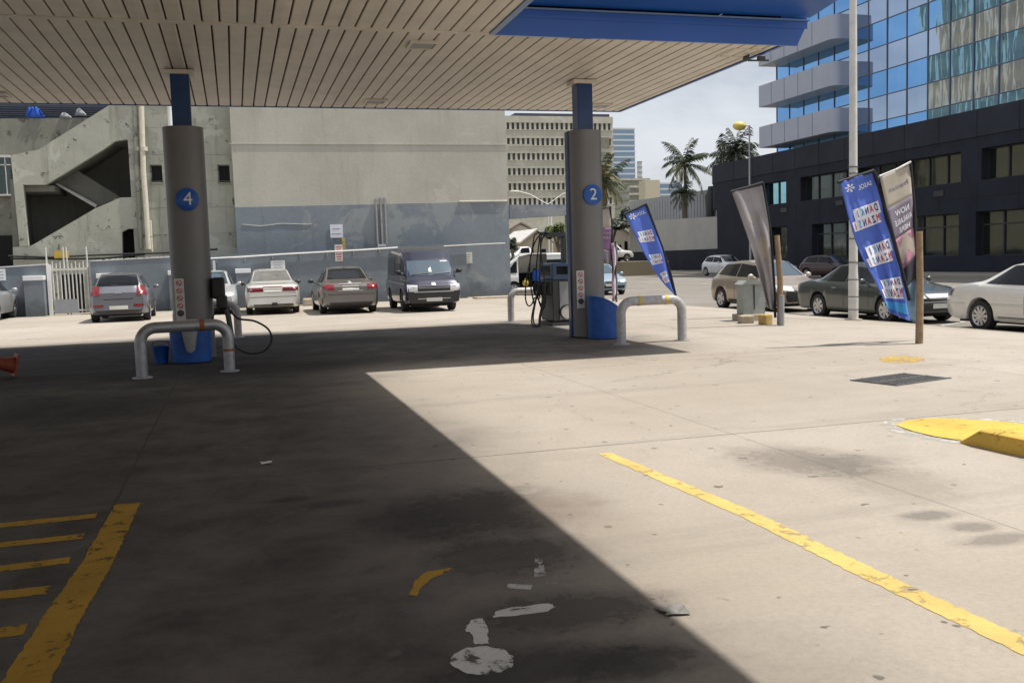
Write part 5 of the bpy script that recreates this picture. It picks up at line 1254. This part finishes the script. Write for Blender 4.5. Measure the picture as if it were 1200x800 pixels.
for grp, z0, z1, mat in ((ups, zu0, zu1, 'gl_low'), (los, zl0, zl1, 'gl_low')):
    for i, (p0, p1) in enumerate(grp):
        y1, y0 = pY(p0), max(pY(p1), Yn+6); b = MB(); b.b2(.55, .58, y0-oy, y1-oy, z0, z1); wn = b.build('window', M['gl_teal' if (grp is ups and i == 0) else mat], t)
        b = MB(); k = max(1, round((y1-y0)/1.75))
        for j in range(k+1):
            y = lerp(y0, y1, j/k); b.b2(.46, .56, y-.05-oy, y+.05-oy, z0, z1)
        b.b2(.46, .56, y0-oy, y1-oy, z0, z0+.07); b.b2(.46, .56, y0-oy, y1-oy, z1-.07, z1)
        if grp is los: b.b2(.47, .555, y0-oy, y1-oy, z1-.85, z1-.75)
        b.build('frame', M['frame'], wn)
        if grp is ups and i:
            b = MB(); R3 = random.Random(i)
            for j in range(int((y1-y0)/.8)):
                y = y0+.4+j*.8+R3.uniform(-.2, .2); b.b2(.585, .6, y-.1-oy, y+.1-oy, z0, z1)
            b.build('blind', M['rib'], wn)
b = MB(); y = Yn+1.2
while y < Yc-3.4: b.b2(-.012, .004, y-.02-oy, y+.02-oy, 7.36, 8.09); b.b2(-.012, .004, y-.02-oy, y+.02-oy, 3.56, 5.44); b.b2(-.075, -.05, y-.02-oy, y+.02-oy, 8.12, ZP-.02); y += 3.3
b.b2(-.012, .004, Yn-oy, Yc-3.2-oy, 4.43, 4.47); b.build('panel_joints', M['gap'], t)
for (yy, zz) in ((52.2, 4.9), (57.6, 4.9), (62.8, 5.0), (70.4, 4.9)): b = MB(); b.b2(-.05, .003, yy-.45-oy, yy+.45-oy, zz-.18, zz+.18); b.build('vent', M['frame'], t)
# curtain wall above: alternate clear and pale rows
GX = 45.5-FX; gy1 = pY(911, 45.5); RH = 1.765; z0 = ZP-.9
def zg(px, py): return OX(px, py, 45.5).z
zref = zg(1062, 135)          # top of the lowest clear sliver
nf = 9; MUL = 2.09
y_m = [pY(1062.4, 45.5)+MUL*k for k in range(-20, 20)]; y_m = sorted([y for y in y_m if Yn < y < gy1]+[gy1, Yn])
MB().b2(GX+.05, 14, Yn-oy, gy1-oy-.02, ZP-.02, zref+RH*nf).build('upper_core', M['frame'], t)
for r_ in range(-1, nf):
    za, zc = (zref+RH*r_, zref+RH*(r_+1)) if r_ >= 0 else (z0+.95, zref)
    b = MB()
    for ya, yb in zip(y_m, y_m[1:]):
        tw = R.uniform(-.012, .012); tl = R.uniform(-.004, .004)   # panes never sit quite flat
        w_ = yb-ya
        b.add([(GX-tw*w_/2-tl, ya-oy, za), (GX+tw*w_/2-tl, yb-oy, za), (GX+tw*w_/2+tl, yb-oy, zc), (GX-tw*w_/2+tl, ya-oy, zc)], [(0, 1, 2, 3)])
    b.build('glass_row', M['gl_span' if r_ % 2 == 0 else 'gl_vis'], t)
b = MB()
for y in y_m: b.b2(GX-.05, GX+.03, y-.035-oy, y+.035-oy, ZP, zref+RH*nf)
for r_ in range(nf): b.b2(GX-.045, GX+.03, Yn-oy, gy1-oy, zref+RH*r_-.03, zref+RH*r_+.03)
b.build('mullions', M['mull'], t)
# glazed end bay and silver balcony bands
yb0, yb1 = pY(986, 44.3), pY(890, 43.6)
for k, (ya_, yb_) in enumerate(((129, 156.5), (75, 103), (20.5, 49))):
    zt_ = OX(965, ya_, 43.6).z; zb_ = OX(965, yb_, 43.6).z; b = MB(); vs = []
    xo = 43.6-FX; xi = GX-.06; pts = [(xi+1.4, yb1-oy), (xo, yb1-oy)]; rr_ = .75
    for j in range(8): a = j/7*math.pi/2; pts.append((xo+rr_-rr_*math.cos(a), yb0+rr_-oy-rr_*math.sin(a)))
    pts.append((xi, yb0-oy)); 
    b.prism([(x, y, zb_) for x, y in pts], (0, 0, zt_-zb_)); bo = b.build('balcony', M['alu'], t)
    b = MB()
    for j in range(1, 5):
        y = lerp(yb0+rr_, yb1, j/5); b.b2(xo-.012, xo+.01, y-.02-oy, y+.02-oy, zb_+.02, zt_-.02)
    b.build('panel_joint', M['mull'], bo)
b = MB(); b.b2(GX+.0, GX+1.2, gy1-oy-.05, pY(911, 45.5)-oy, ZP, zref+RH*nf); 
# tan apartment block on the near side of the street; it shows only as a reflection in the mirror glass
tb = thing('apartment_block', 'tan apartment block with pale fins, seen mirrored in the blue glass', 'building', (-12, 96, 0)); b = MB(); b.b2(-12, 0, 0, 27, -.4, 46); b.build('wall', M['tan'], tb)
b = MB()
for i in range(17): b.b2(0.01, .9, i*1.65, i*1.65+.42, -.4, 46)
b.build('fins', M['cream'], tb)
b = MB()
for j in range(13):
    for i in range(16): b.b2(.005, .06, i*1.65+.55, i*1.65+1.5, 2+j*3.4, 3.7+j*3.4)
b.build('windows', M['officewin'], tb); tb['kind'] = 'structure'; del tb['kind']
b = MB(); b.prism([(-14, 0, -.4), (6, 0, -.4), (6, 0, 17), (-2, 0, 22), (-14, 0, 18)], (0, 16, 0)); o = b.build('warehouse', M['roofblue'], None, loc=(-20, 128, 0)); tag(o, 'grey warehouse roof, seen mirrored low in the blue glass', 'building')

# ------------------------------------------------------------------ lamp posts
p = G(1000, 377, -.2); p = Vector((p.x, p.y, gz(p.x, p.y)))
t = thing('lamp_post', 'tall white lamp post with peeling bands standing on the pavement edge', 'lamp post', p[:]); zt = 9.5
b = MB(); b.lathe([(.115, 0), (.115, .9), (.10, 1.2), (.085, 6.5), (.07, zt)], 16); b.build('pole', M['offwhite'], t, 40)
b = MB()
for z in (.25, .55, .95, 1.35, 1.9, 3.4, 3.55): b.lathe([(.118, z), (.118, z+.018)], 16); 
b.build('strap', M['dkgrey'], t); b = MB(); b.lathe([(.2, 0), (.2, .03)], 16); b.build('base_plate', M['plinth'], t)
def streetlight(px, ytop, Y, arms, label, rhead, h_base=-.3, lit=False):
    p = OY(px, ytop, Y); t = thing('street_light', label, 'street light', (p.x, Y, h_base)); H_ = p.z-h_base
    MB().tube([(0, 0, 0), (0, 0, H_*.5), (0, 0, H_)], [.11, .09, .06], 8).build('pole', M['steel' if lit else 'white'], t, 60)
    for (dx, dz) in arms:
        MB().tube([(0, 0, H_-.05), (dx*.6, 0, H_+dz*.75), (dx, 0, H_+dz)], .05, 6).build('arm', M['steel' if lit else 'white'], t, 60)
        b = MB(); b.sphere((dx*1.12, 0, H_+dz-.05), rhead, 1.3, 1, .8 if lit else .35); b.build('lamp_head', M['cream' if not lit else 'lampyellow'], t, 60)
    return t
M['lampyellow'] = plain('yellow lamp bowl', (.75, .60, .14), .3, 0, .08)
p = OX(878, 147, 38.6); streetlight(878, 147, p.y, [(-.75, .0)], 'street light with a yellow lamp bowl in front of the dark building', .42, lit=True)
streetlight(642, 239, 92, [(-3.1, 1.3), (2.7, 1.3)], 'white twin armed street light left of the column numbered 2', .35)
streetlight(646, 250, 97, [], 'thin white pole beside the twin armed street light', .3)

# ------------------------------------------------------------------ flags
def cloth_fn(TL, TR, BR, BL, amp, waves, nrm, ph=0.):
    TL, TR, BR, BL = map(Vector, (TL, TR, BR, BL)); nrm = Vector(nrm).normalized()
    def f(u, v, off=0.):
        p = TL.lerp(TR, u).lerp(BL.lerp(BR, u), v)
        wv = amp*(math.sin(waves*u*math.pi*2+v*3.1+ph)*.6+math.sin(v*waves*5+u*2.2+ph*2)*.5+.35*math.sin(11*u+7*v+ph))*min(1, .25+v)
        return p + nrm*(wv+off)
    return f
def cloth_patch(f, u0, u1, v0, v1, off, name, mat, parent, nu=14, nv=28, thick=0., shape=None):
    b = MB(); vs = []
    for j in range(nv+1):
        for i in range(nu+1):
            u, v = lerp(u0, u1, i/nu), lerp(v0, v1, j/nv)
            if shape: u, v = shape(u, v)
            vs.append(f(u, v, off)-parent.location)
    b.add(vs, [(j*(nu+1)+i, j*(nu+1)+i+1, (j+1)*(nu+1)+i+1, (j+1)*(nu+1)+i) for j in range(nv) for i in range(nu)])
    o = b.build(name, M[mat], parent, 80)
    if thick: m_ = o.modifiers.new('thickness', 'SOLIDIFY'); m_.thickness = thick; m_.offset = 0
    return o
def cloth_text(f, body, u, v, su, sv, off, mat, parent, mirror=True, rot=0., d=.02, name='lettering'):
    vs, fs = bold(text_geo(body), d); out = []
    for p in vs:
        x, y = p.x*math.cos(rot)-p.y*math.sin(rot), p.x*math.sin(rot)+p.y*math.cos(rot)
        out.append(f(u+(-x if mirror else x)*su, v-y*sv, off)-parent.location)
    return MB().add(out, fs).build(name, M[mat], parent)
def emblem(f, u, v, su, sv, off, mat, parent):
    b = MB()
    for k in range(6):
        a = k*math.pi/3+.3; pts = [(math.cos(a+s_)*r_, math.sin(a+s_)*r_) for s_, r_ in ((-.35, .12), (-.28, .5), (0, .58), (.28, .5), (.35, .12))]
        b.add([f(u+x*su, v+y*sv, off)-parent.location for x, y in pts], [(0, 1, 2, 3, 4)])
    return b.build('emblem', M[mat], parent)
def flagpole(pts, r, parent, mat='black', name='pole'):
    b = MB(); b.tube([Vector(p)-parent.location for p in pts], r, 8); return b.build(name, M[mat], parent, 60)
MZ = (('D', 'inkred'), ('A', 'inkblue'), ('N', 'inkblue'), ('K', 'grey'), ('I', 'inkblue'))
def slogan(f, u, v, su, sv, par, back, face):
    """the DANKI MZANSI box"""
    cloth_patch(f, u-.36*su, u+.40*su, v-.115*sv, v+.03*sv, back, 'print_box', 'flagwhite', par, 26, 12); cloth_patch(f, u-.46*su, u+.34*su, v+.026*sv, v+.145*sv, back*1.1, 'print_box', 'flagwhite', par, 26, 12)
    for w_, vv, cols in (('DANKI', v-.045*sv, ('inkblue', 'red', 'inkblue', 'flagcyan', 'inkblue')), ('MZANSI', v+.085*sv, ('inkred', 'inkblue', 'red', 'inkblue', 'flagcyan', 'inkred'))):
        for i, ch in enumerate(w_): cloth_text(f, ch, u-(i-(len(w_)-1)/2)*.135*su+(.03 if w_[0] == 'D' else -.05)*su, vv, .135*su, .125*sv, face, cols[i], par, True, 0, .03)
def planeat(px, py, Y0, X0, ang):
    """point of a vertical plane through (X0, Y0) whose direction in plan makes ang with the x axis"""
    n_ = Vector((-math.sin(ang), math.cos(ang), 0)); d = ray(px, py); k = (Vector((X0, Y0, 0))-EYE).dot(n_)/d.dot(n_); return EYE+d*k
# big blue flag
q = G(1077, 402.5); BX, BYf = q.x, q.y
ang = -.15; pa = lambda px, py: planeat(px, py, BYf+.25, BX, ang); nr = (pa(1000, 300)-EYE).normalized()*-1
t = thing('feather_flag', 'tall blue flag with white print boxes tied to the stout wooden stake', 'flag', (BX, BYf+.2, 0), 0, 'advertising flags')
def bend(f):
    def g_(u, v, off=0.):
        # the lower left corner blows forward and the hem sweeps to the right
        return f(clamp(u, -.2, 1.2), v, off)
    return g_
L0, L1, L2, L3 = (984, 214), (1004, 287), (1029, 337), (1042, 366); R0_, R1_, R2_, R3_ = (1023, 201), (1042, 272), (1058, 333), (1066, 376)
lp = [pa(*x) for x in (L0, L1, L2, L3)]; rp = [pa(*x) for x in (R0_, R1_, R2_, R3_)]
def quadcurve(P_, v):
    ts = [0, .45, .78, 1.]
    for i in range(3):
        if v <= ts[i+1] or i == 2:
            k = (v-ts[i])/(ts[i+1]-ts[i])
            p0 = P_[max(0, i-1)]; p1 = P_[i]; p2 = P_[i+1]; p3 = P_[min(3, i+2)]
            m1 = (p2-p0)*.5; m2 = (p3-p1)*.5
            return p1*(2*k**3-3*k*k+1)+m1*(k**3-2*k*k+k)+p2*(-2*k**3+3*k*k)+m2*(k**3-k*k)
def f1(u, v, off=0.):
    p = quadcurve(lp, v).lerp(quadcurve(rp, v), u)
    w_ = .007*math.sin(u*31+v*17)*math.sin(v*29-u*8)+.010*math.sin((u+v*.7)*19)*(.2+v)+ .05*math.sin(u*5+v*4)*(.3+v)+.028*math.sin(u*13+v*9)*(.4+v)+.02*math.sin(v*23+u*3)
    return p+nr*(w_+off+.12*v*(1-u))
cloth_patch(f1, 0, 1, .0, 1, 0, 'banner', 'flagblue', t, 30, 70, .006); cloth_patch(f1, .03, .97, .875, .945, .016, 'print_band', 'flagcyan', t, 30, 12)
emblem(f1, .24, .085, .26, .062, .008, 'flagwhite', t); cloth_text(f1, 'SASOL', .68, .105, .145, .05, .008, 'flagwhite', t, True, -.06)
for v in (.29, .54, .78): slogan(f1, .5+(.02 if v < .5 else .05 if v < .7 else .06), v, 1.0, .50, t, .016, .024)
flagpole([pa(982, 214)+nr*.01, pa(1003, 207), pa(1024, 200)], .028, t, 'flagblack', 'top_sleeve'); flagpole([pa(1024, 200), pa(1044, 268), pa(1060, 330), pa(1066, 352)], .03, t, 'flagblack', 'side_sleeve')
# beige and mauve flag on the same stake
pb = lambda px, py: planeat(px, py, BYf+.38, BX, .25); nb_ = (pb(1050, 280)-EYE).normalized()*-1
t = thing('feather_flag', 'beige and mauve flag with mirrored lettering just behind the tall blue flag', 'flag', (BX, BYf+.4, 0), 0, 'advertising flags')
l2 = [pb(*x) for x in ((1031, 208), (1047, 278), (1060, 335), (1046, 366))]; r2 = [pb(*x) for x in ((1066, 193), (1071, 262), (1073, 320), (1075, 379))]
def f2(u, v, off=0.):
    p = quadcurve(l2, v).lerp(quadcurve(r2, v), u); return p+nb_*(.03*math.sin(u*7+v*8)*(.3+v)+.03*math.sin(v*17+u*4)+off)
for v0, v1, m_ in ((0, .255, 'flagbeige'), (.255, .47, 'flagmauve'), (.47, .66, 'flagpink'), (.66, .80, 'flagdark'), (.80, 1, 'flagteal')): cloth_patch(f2, 0, 1, v0, v1, 0, 'banner_panel', m_, t, 10, 10, .006)
cloth_patch(f2, .1, .95, .50, .60, .008, 'print_shape', 'flagbeige', t, 8, 6, 0, lambda u, v: (u, v+.03*math.sin(u*9)))
for w_, v in (('NOW', .315), ('AVAILABLE', .375), ('HERE', .435)): cloth_text(f2, w_, .56, v, .22 if len(w_) < 5 else .155, .052, .009, 'flagwhite', t)
cloth_text(f2, 'Premium', .55, .15, .2, .05, .009, 'flagmauve', t)
flagpole([pb(1030, 207), pb(1050, 199), pb(1067, 190)], .02, t, 'silverpipe', 'top_pole'); flagpole([pb(1067, 190), pb(1072, 250), pb(1074, 330), pb(1076, 392)], .022, t, 'black', 'pole')
# stout stake
def stake(x, y, z0, h, r, label, lean=0.):
    b = MB(); b.tube([(0, 0, -.2), (.01, 0, h*.5), (lean, 0, h)], [r*1.1, r, r*.92], 9); o = b.build('wooden_stake', M['wood'], None, 50, (x, y, z0)); return tag(o, label, 'stake', 'stakes holding the flags')
stake(BX, BYf, gz(BX, BYf), OY(1077, 271, BYf).z, .055, 'stout weathered wooden stake holding the tall blue flag', -.01)
# grey flag seen from its back, on the thinner stake
q = G(908, 381); GXf, GYf = q.x, q.y; pc = lambda px, py: planeat(px, py, GYf+.1, GXf, -.1); nc = (pc(880, 300)-EYE).normalized()*-1
t = thing('feather_flag', 'faded grey flag leaning on the thinner wooden stake by the cabinet', 'flag', (GXf, GYf+.1, 0), 0, 'advertising flags')
l3 = [pc(*x) for x in ((857, 224), (878, 283), (890, 325), (899, 360))]; r3 = [pc(*x) for x in ((893, 217), (902, 272), (906, 325), (908, 364))]
def f3(u, v, off=0.):
    p = quadcurve(l3, v).lerp(quadcurve(r3, v), u); return p+nc*(.05*math.sin(u*6+v*5)*(.4+v)+.05*math.sin(u*14-v*6)*(.2+v)+off)
cloth_patch(f3, 0, 1, 0, 1, 0, 'banner', 'flaggrey', t, 16, 36, .006); cloth_text(f3, 'Coffee', .6, .30, .26, .05, .009, 'flagbeige', t); 
cloth_patch(f3, .25, .9, .50, .66, .007, 'print_shape', 'flagbeige', t, 8, 8, 0, lambda u, v: (u, v+.05*math.sin(u*8)))
flagpole([pc(856, 225), pc(878, 219), pc(894, 214)], .03, t, 'flagblack', 'top_sleeve'); flagpole([pc(894, 214), pc(903, 272), pc(907, 330), pc(908.5, 372)], .028, t, 'flagblack', 'side_sleeve')
stake(GXf+.12, GYf, gz(GXf, GYf), OY(906, 276, GYf).z, .06, 'thinner weathered wooden stake holding the grey flag', -.06)
b = MB(); b.tube([(0, 0, -.1), (.005, 0, .62)], .055, 8); q2 = G(916, 381.5); tag(b.build('stub_post', M['rib'], None, 50, (q2.x, q2.y, gz(q2.x, q2.y))), 'short grey stub post right of the thinner stake', 'post')
# leaning blue flag beyond the hoop
q = G(793, 358, -.15); HX, HY = q.x, q.y; pd = lambda px, py: planeat(px, py, HY, HX, .05); nd = (pd(760, 300)-EYE).normalized()*-1
t = thing('feather_flag', 'blue flag leaning steeply to the left beyond the silver hoop', 'flag', (HX, HY, -.15), 0, 'advertising flags')
l4 = [pd(*x) for x in ((732, 250), (752, 292), (773, 326), (790, 345))]; r4 = [pd(*x) for x in ((756, 240), (775, 290), (784, 320), (791, 346))]
def f4(u, v, off=0.):
    p = quadcurve(l4, v).lerp(quadcurve(r4, v), u); return p+nd*(.05*math.sin(u*6+v*5)*(.4+v)+off)
cloth_patch(f4, 0, 1, 0, 1, 0, 'banner', 'flagblue', t, 12, 30, .008); emblem(f4, .26, .09, .3, .075, .012, 'flagwhite', t); cloth_text(f4, 'SASOL', .66, .09, .16, .055, .012, 'flagwhite', t, False)
for v, s_ in ((.31, .9), (.56, .85), (.78, .7)): slogan(f4, .5, v, s_*1.0, .42, t, .012, .02)
flagpole([pd(731, 251), pd(745, 245), pd(757, 239)], .04, t, 'flagblack', 'top_sleeve'); flagpole([pd(757, 239), pd(776, 290), pd(786, 322), pd(793, 352), pd(794, 358)], .045, t, 'flagblack', 'side_sleeve')
# purple banner and the twisted striped one
YP = 30.; t = thing('feather_flag', 'beige and purple flag right beside the column numbered 2', 'flag', (OY(714, 345, YP).x, YP, gz(OY(714, 345, YP).x, YP)), 0, 'advertising flags'); pe = lambda px, py: OY(px, py, YP)
l5 = [pe(*x) for x in ((696, 247), (698, 275), (701, 292), (709, 304))]; r5 = [pe(*x) for x in ((714.5, 243), (716, 275), (717, 297), (716.5, 312))]
def f5(u, v, off=0.):
    p = quadcurve(l5, v).lerp(quadcurve(r5, v), u); return p+Vector((0, -1, 0))*(.04*math.sin(u*6+v*6)+off)
for v0, v1, m_ in ((0, .33, 'flagbeige'), (.33, .75, 'flagpurple'), (.75, 1, 'flagmauve')): cloth_patch(f5, 0, 1, v0, v1, 0, 'banner_panel', m_, t, 8, 10, .008)
for w_, v in (('NOW', .42), ('HERE', .50)): cloth_text(f5, w_, .6, v, .24, .055, .012, 'flagbeige', t)
flagpole([pe(696, 247), pe(706, 244), pe(715, 242), pe(717, 275), pe(718.5, 320), pe(719, 352)], .04, t, 'flagblack')
t = thing('feather_flag', 'twisted red, white and blue striped flag hanging behind the blue tub', 'flag', (OY(722, 350, 29).x, 29, gz(OY(722, 350, 29).x, 29)), 0, 'advertising flags')
b_px = [(716, 285, 722.5), (717.5, 300, 724.5), (719, 315, 722), (716.5, 330, 724), (718, 345, 723), (717, 353, 724)]
for k, m_ in ((0, 'flagpink'), (1, 'flagwhite'), (2, 'flagmauve')):
    b = MB(); vs = []
    for j in range(24):
        s_ = j/23*5; i = min(4, int(s_)); fr_ = s_-i; x0, x1 = lerp(b_px[i][0], b_px[i+1][0], fr_), lerp(b_px[i][2], b_px[i+1][2], fr_); y = lerp(b_px[i][1], b_px[i+1][1], fr_)
        tw = math.sin(j*.55+k*2.1)
        for u in (k/3, (k+1)/3): p = OY(lerp(x0, x1, u), y, 29+.1*math.sin(u*3+j*.6)); vs.append(p-t.location)
    b.add(vs, [(2*j, 2*j+1, 2*j+3, 2*j+2) for j in range(23)]); o = b.build('banner_panel', M[m_], t, 80); mm = o.modifiers.new('thickness', 'SOLIDIFY'); mm.thickness = .008
flagpole([OY(721, 283, 29.05), OY(722, 354, 29.05)], .03, t)

# utility cabinet
q = G(884, 375.5); t = thing('utility_cabinet', 'grey green utility cabinet on a stained plinth beside the faded grey flag', 'cabinet', (q.x, q.y+.15, gz(q.x, q.y)), -.12); k = (q-EYE).length/FPX
MB().b2(-.33, .33, -.28, .28, -.1, .14, .02).build('plinth', M['plinth'], t)
b = MB(); b.prism([(-.25, -.2, .14), (.25, -.2, .14), (.22, -.17, .80), (-.24, -.17, .80)], (0, .38, 0)); b.build('body', M['greenbox'], t)
b = MB(); b.prism([(-.29, -.23, .80), (.27, -.23, .80), (.24, -.23, .86), (-.18, -.23, .89)], (0, .46, 0)); b.build('lid', M['greenbox'], t)
b = MB(); b.b2(-.012, .012, -.195, -.188, .2, .78); b.build('door_gap', M['gap'], t)
b = MB(); b.box((0, 0, .1), (.24, .2, .22), rz=.3, bev=.03); q2 = G(897, 380); tag(b.build('stone_block', M['blockyellow'], None, 0, (q2.x, q2.y, gz(q2.x, q2.y))), 'ochre stone block at the right foot of the utility cabinet', 'stone')
b = MB(); b.box((0, 0, .08), (.3, .25, .17), rz=-.2, bev=.03); q2 = G(874, 378.5); tag(b.build('stone_block', M['plinth'], None, 0, (q2.x, q2.y, gz(q2.x, q2.y))), 'brown stone block at the left foot of the utility cabinet', 'stone')
# parking lines on the street
b = MB()
for (a, c) in (((1085, 385), (1130, 377)), ((930, 371), (948, 368.5)), ((1170, 388), (1215, 392))):
    a, c = G(a[0], a[1], STREET), G(c[0], c[1], STREET)
    for qd in wobble_strip(a, c, .12, .12): b.add(flat(qd, STREET+.005), [(0, 1, 2, 3)])
struct(b, 'parking_line', M['whitepaint'])
b = MB()
for i in range(14): b.b2(26.5, 26.65, 30+i*9, 33.5+i*9, STREET+.003, STREET+.006)
struct(b, 'lane_line', M['whitepaint'])

# ------------------------------------------------------------------ palms and other trees
def palm(x, y, z0, h, L, n, seed, label, mats=('leaf', 'leafd', 'leafy'), lean=0., leafl=.62, trunkr=.17):
    r = random.Random(seed); t = thing('palm_tree', label, 'palm', (x, y, z0), 0, 'palms')
    b = MB(); pts = [(lean*(k/8)**2, .1*math.sin(k), h*k/8) for k in range(9)]; b.tube(pts, [trunkr*(1.35-.5*k/8)*(1+.06*(k % 2)) for k in range(9)], 9); b.build('trunk', M['trunk'], t, 60)
    T0 = Vector((lean, 0, h)); parts = [MB(), MB(), MB()]
    for i in range(n):
        az_ = i*2.39996+r.uniform(-.25, .25); up = lerp(1.5, -.95, (i/n)**.85)+r.uniform(-.22, .22); ln = L*r.uniform(.7, 1.15); droop = r.uniform(.35, .95)
        m_ = 2 if (up < -.3 and r.random() < .45) else (0 if r.random() < .6 else 1); b = parts[m_]
        P_ = [T0.copy()]; e = up; seg = 14
        for k in range(seg):
            d = Vector((math.cos(az_)*math.cos(e), math.sin(az_)*math.cos(e), math.sin(e))); P_.append(P_[-1]+d*(ln/seg)); e -= droop*(.06+.12*k/seg)
        b.tube(P_, [.035*(1-.8*k/seg) for k in range(seg+1)], 4, False)
        sidev = Vector((-math.sin(az_), math.cos(az_), 0))
        for k in range(2, seg*2):
            s_ = k/(seg*2)*seg; j = min(seg-1, int(s_)); p = P_[j].lerp(P_[j+1], s_-j); tan = (P_[j+1]-P_[j]).normalized()
            u = k/(seg*2); ll = leafl*(.35+1.1*math.sin(math.pi*min(1, u*.9+.08)))*r.uniform(.8, 1.15)
            for sg in (-1, 1):
                if r.random() < .22: continue
                dv = (sidev*sg*.6+tan*.75+Vector((0, 0, -.38-.45*r.random()))).normalized(); wv = tan*.062*L/3
                q_ = p+dv*ll*.55; e_ = p+dv*ll+Vector((0, 0, -ll*.22)); b.add([p-wv*.5, p+wv*.5, q_+wv*.8, q_-wv*.8, e_], [(0, 1, 2, 3), (3, 2, 4)])
    for b, m_ in zip(parts, mats):
        if b.f: b.build('fronds', M[m_], t)
    b = MB()
    for k in range(6): b.sphere(T0+Vector((math.cos(k)*.25, math.sin(k)*.25, -.2)), .16)
    b.build('crown_heart', M['trunk'], t, 60)
    return t
def palm_px(px, pyc, X, z0, Lpx, **k):
    p = OX(px, pyc, X); dep = (p-EYE).dot(_fw); return palm(p.x, p.y, z0, p.z-z0, Lpx*dep/FPX, **k)
palm_px(803, 192, 47.5, -.3, 40, n=26, seed=3, label='tall coconut palm with a ragged crown behind the pale wall')
palm_px(801, 226, 46.6, -.3, 21, n=20, seed=8, label='shorter palm below the tall coconut palm', mats=('leafd', 'leafd', 'leaf'), leafl=.5)
palm_px(863, 178, 47.8, ZP-1, 36, n=30, seed=12, label='dense dark palm growing on the podium roof', mats=('leafd', 'leafd', 'leaf'), leafl=.7)
palm_px(857, 184, 48.6, ZP-1, 26, n=26, seed=15, label='low bushy palm on the podium roof left of the street light', mats=('leafd', 'leafd', 'leafd'), leafl=.8)
p = OY(707, 212, 75); dep = (p-EYE).dot(_fw); palm(p.x, 75, -.3, p.z+.3, 36*dep/FPX, 30, 21, 'near palm with dry hanging fronds right of the column numbered 2', ('leaf', 'leafy', 'leafy'), 0, .55)
def tree(x, y, z0, h, rx, rz_, seed, label, mat, nleaf=1600, ls=.3, lobes=7, name='leafy_tree'):
    r = random.Random(seed); t = thing(name, label, 'tree', (x, y, z0), 0, 'trees behind the street')
    b = MB(); b.tube([(0, 0, 0), (.1, 0, h*.5), (.05, .1, h)], [.2, .15, .08], 7); cs = []
    for k in range(lobes):
        a = k*2.4; rr_ = rx*r.uniform(.25, .75); c_ = Vector((math.cos(a)*rr_, math.sin(a)*rr_, h+r.uniform(-.55, .6)*rz_)); cs.append((c_, rx*r.uniform(.35, .55)))
        b.tube([(.05, 0, h*.55), c_*.5+Vector((0, 0, h*.4)), c_], [.09, .06, .02], 5)
    b.build('trunk', M['trunk'], t, 60); b = MB()
    for k in range(nleaf):
        c_, rad = cs[r.randrange(lobes)]; d = Vector((r.gauss(0, 1), r.gauss(0, 1), r.gauss(0, 1))).normalized()*rad*r.random()**.4; d.z *= rz_/rx*1.1; p = c_+d
        a = Vector((r.gauss(0, 1), r.gauss(0, 1), r.gauss(0, 1))).normalized(); e = a.orthogonal().normalized(); s_ = ls*r.uniform(.6, 1.3)
        b.add([p-a*s_, p+e*s_*.5, p+a*s_, p-e*s_*.5], [(0, 1, 2, 3)])
    b.build('crown', M[mat], t); return t
def tree_px(px, py, Y, wpx, hpx, seed, label, mat, **k):
    p = OY(px, py, Y); dep = (p-EYE).dot(_fw)/FPX; return tree(p.x, Y, -.3, p.z+.3, wpx*dep/1., hpx*dep, seed, label, mat, **k)
tree_px(653, 270, 89, 17, 12, 31, 'bright green leafy tree left of the column numbered 2', 'bush', nleaf=2600, ls=.17)
tree_px(716, 262, 104, 24, 9, 33, 'dark leafy tree below the near palm', 'leafd', nleaf=2600, ls=.26)
tree_px(744, 250, 128, 16, 11, 35, 'dark green tree at the left end of the ribbed screen', 'leafd', nleaf=2000, ls=.28)
tree_px(600, 286, 84, 6, 7, 37, 'small dark shrub in front of the brown roofed house', 'leafd', nleaf=900, ls=.13, name='shrub')
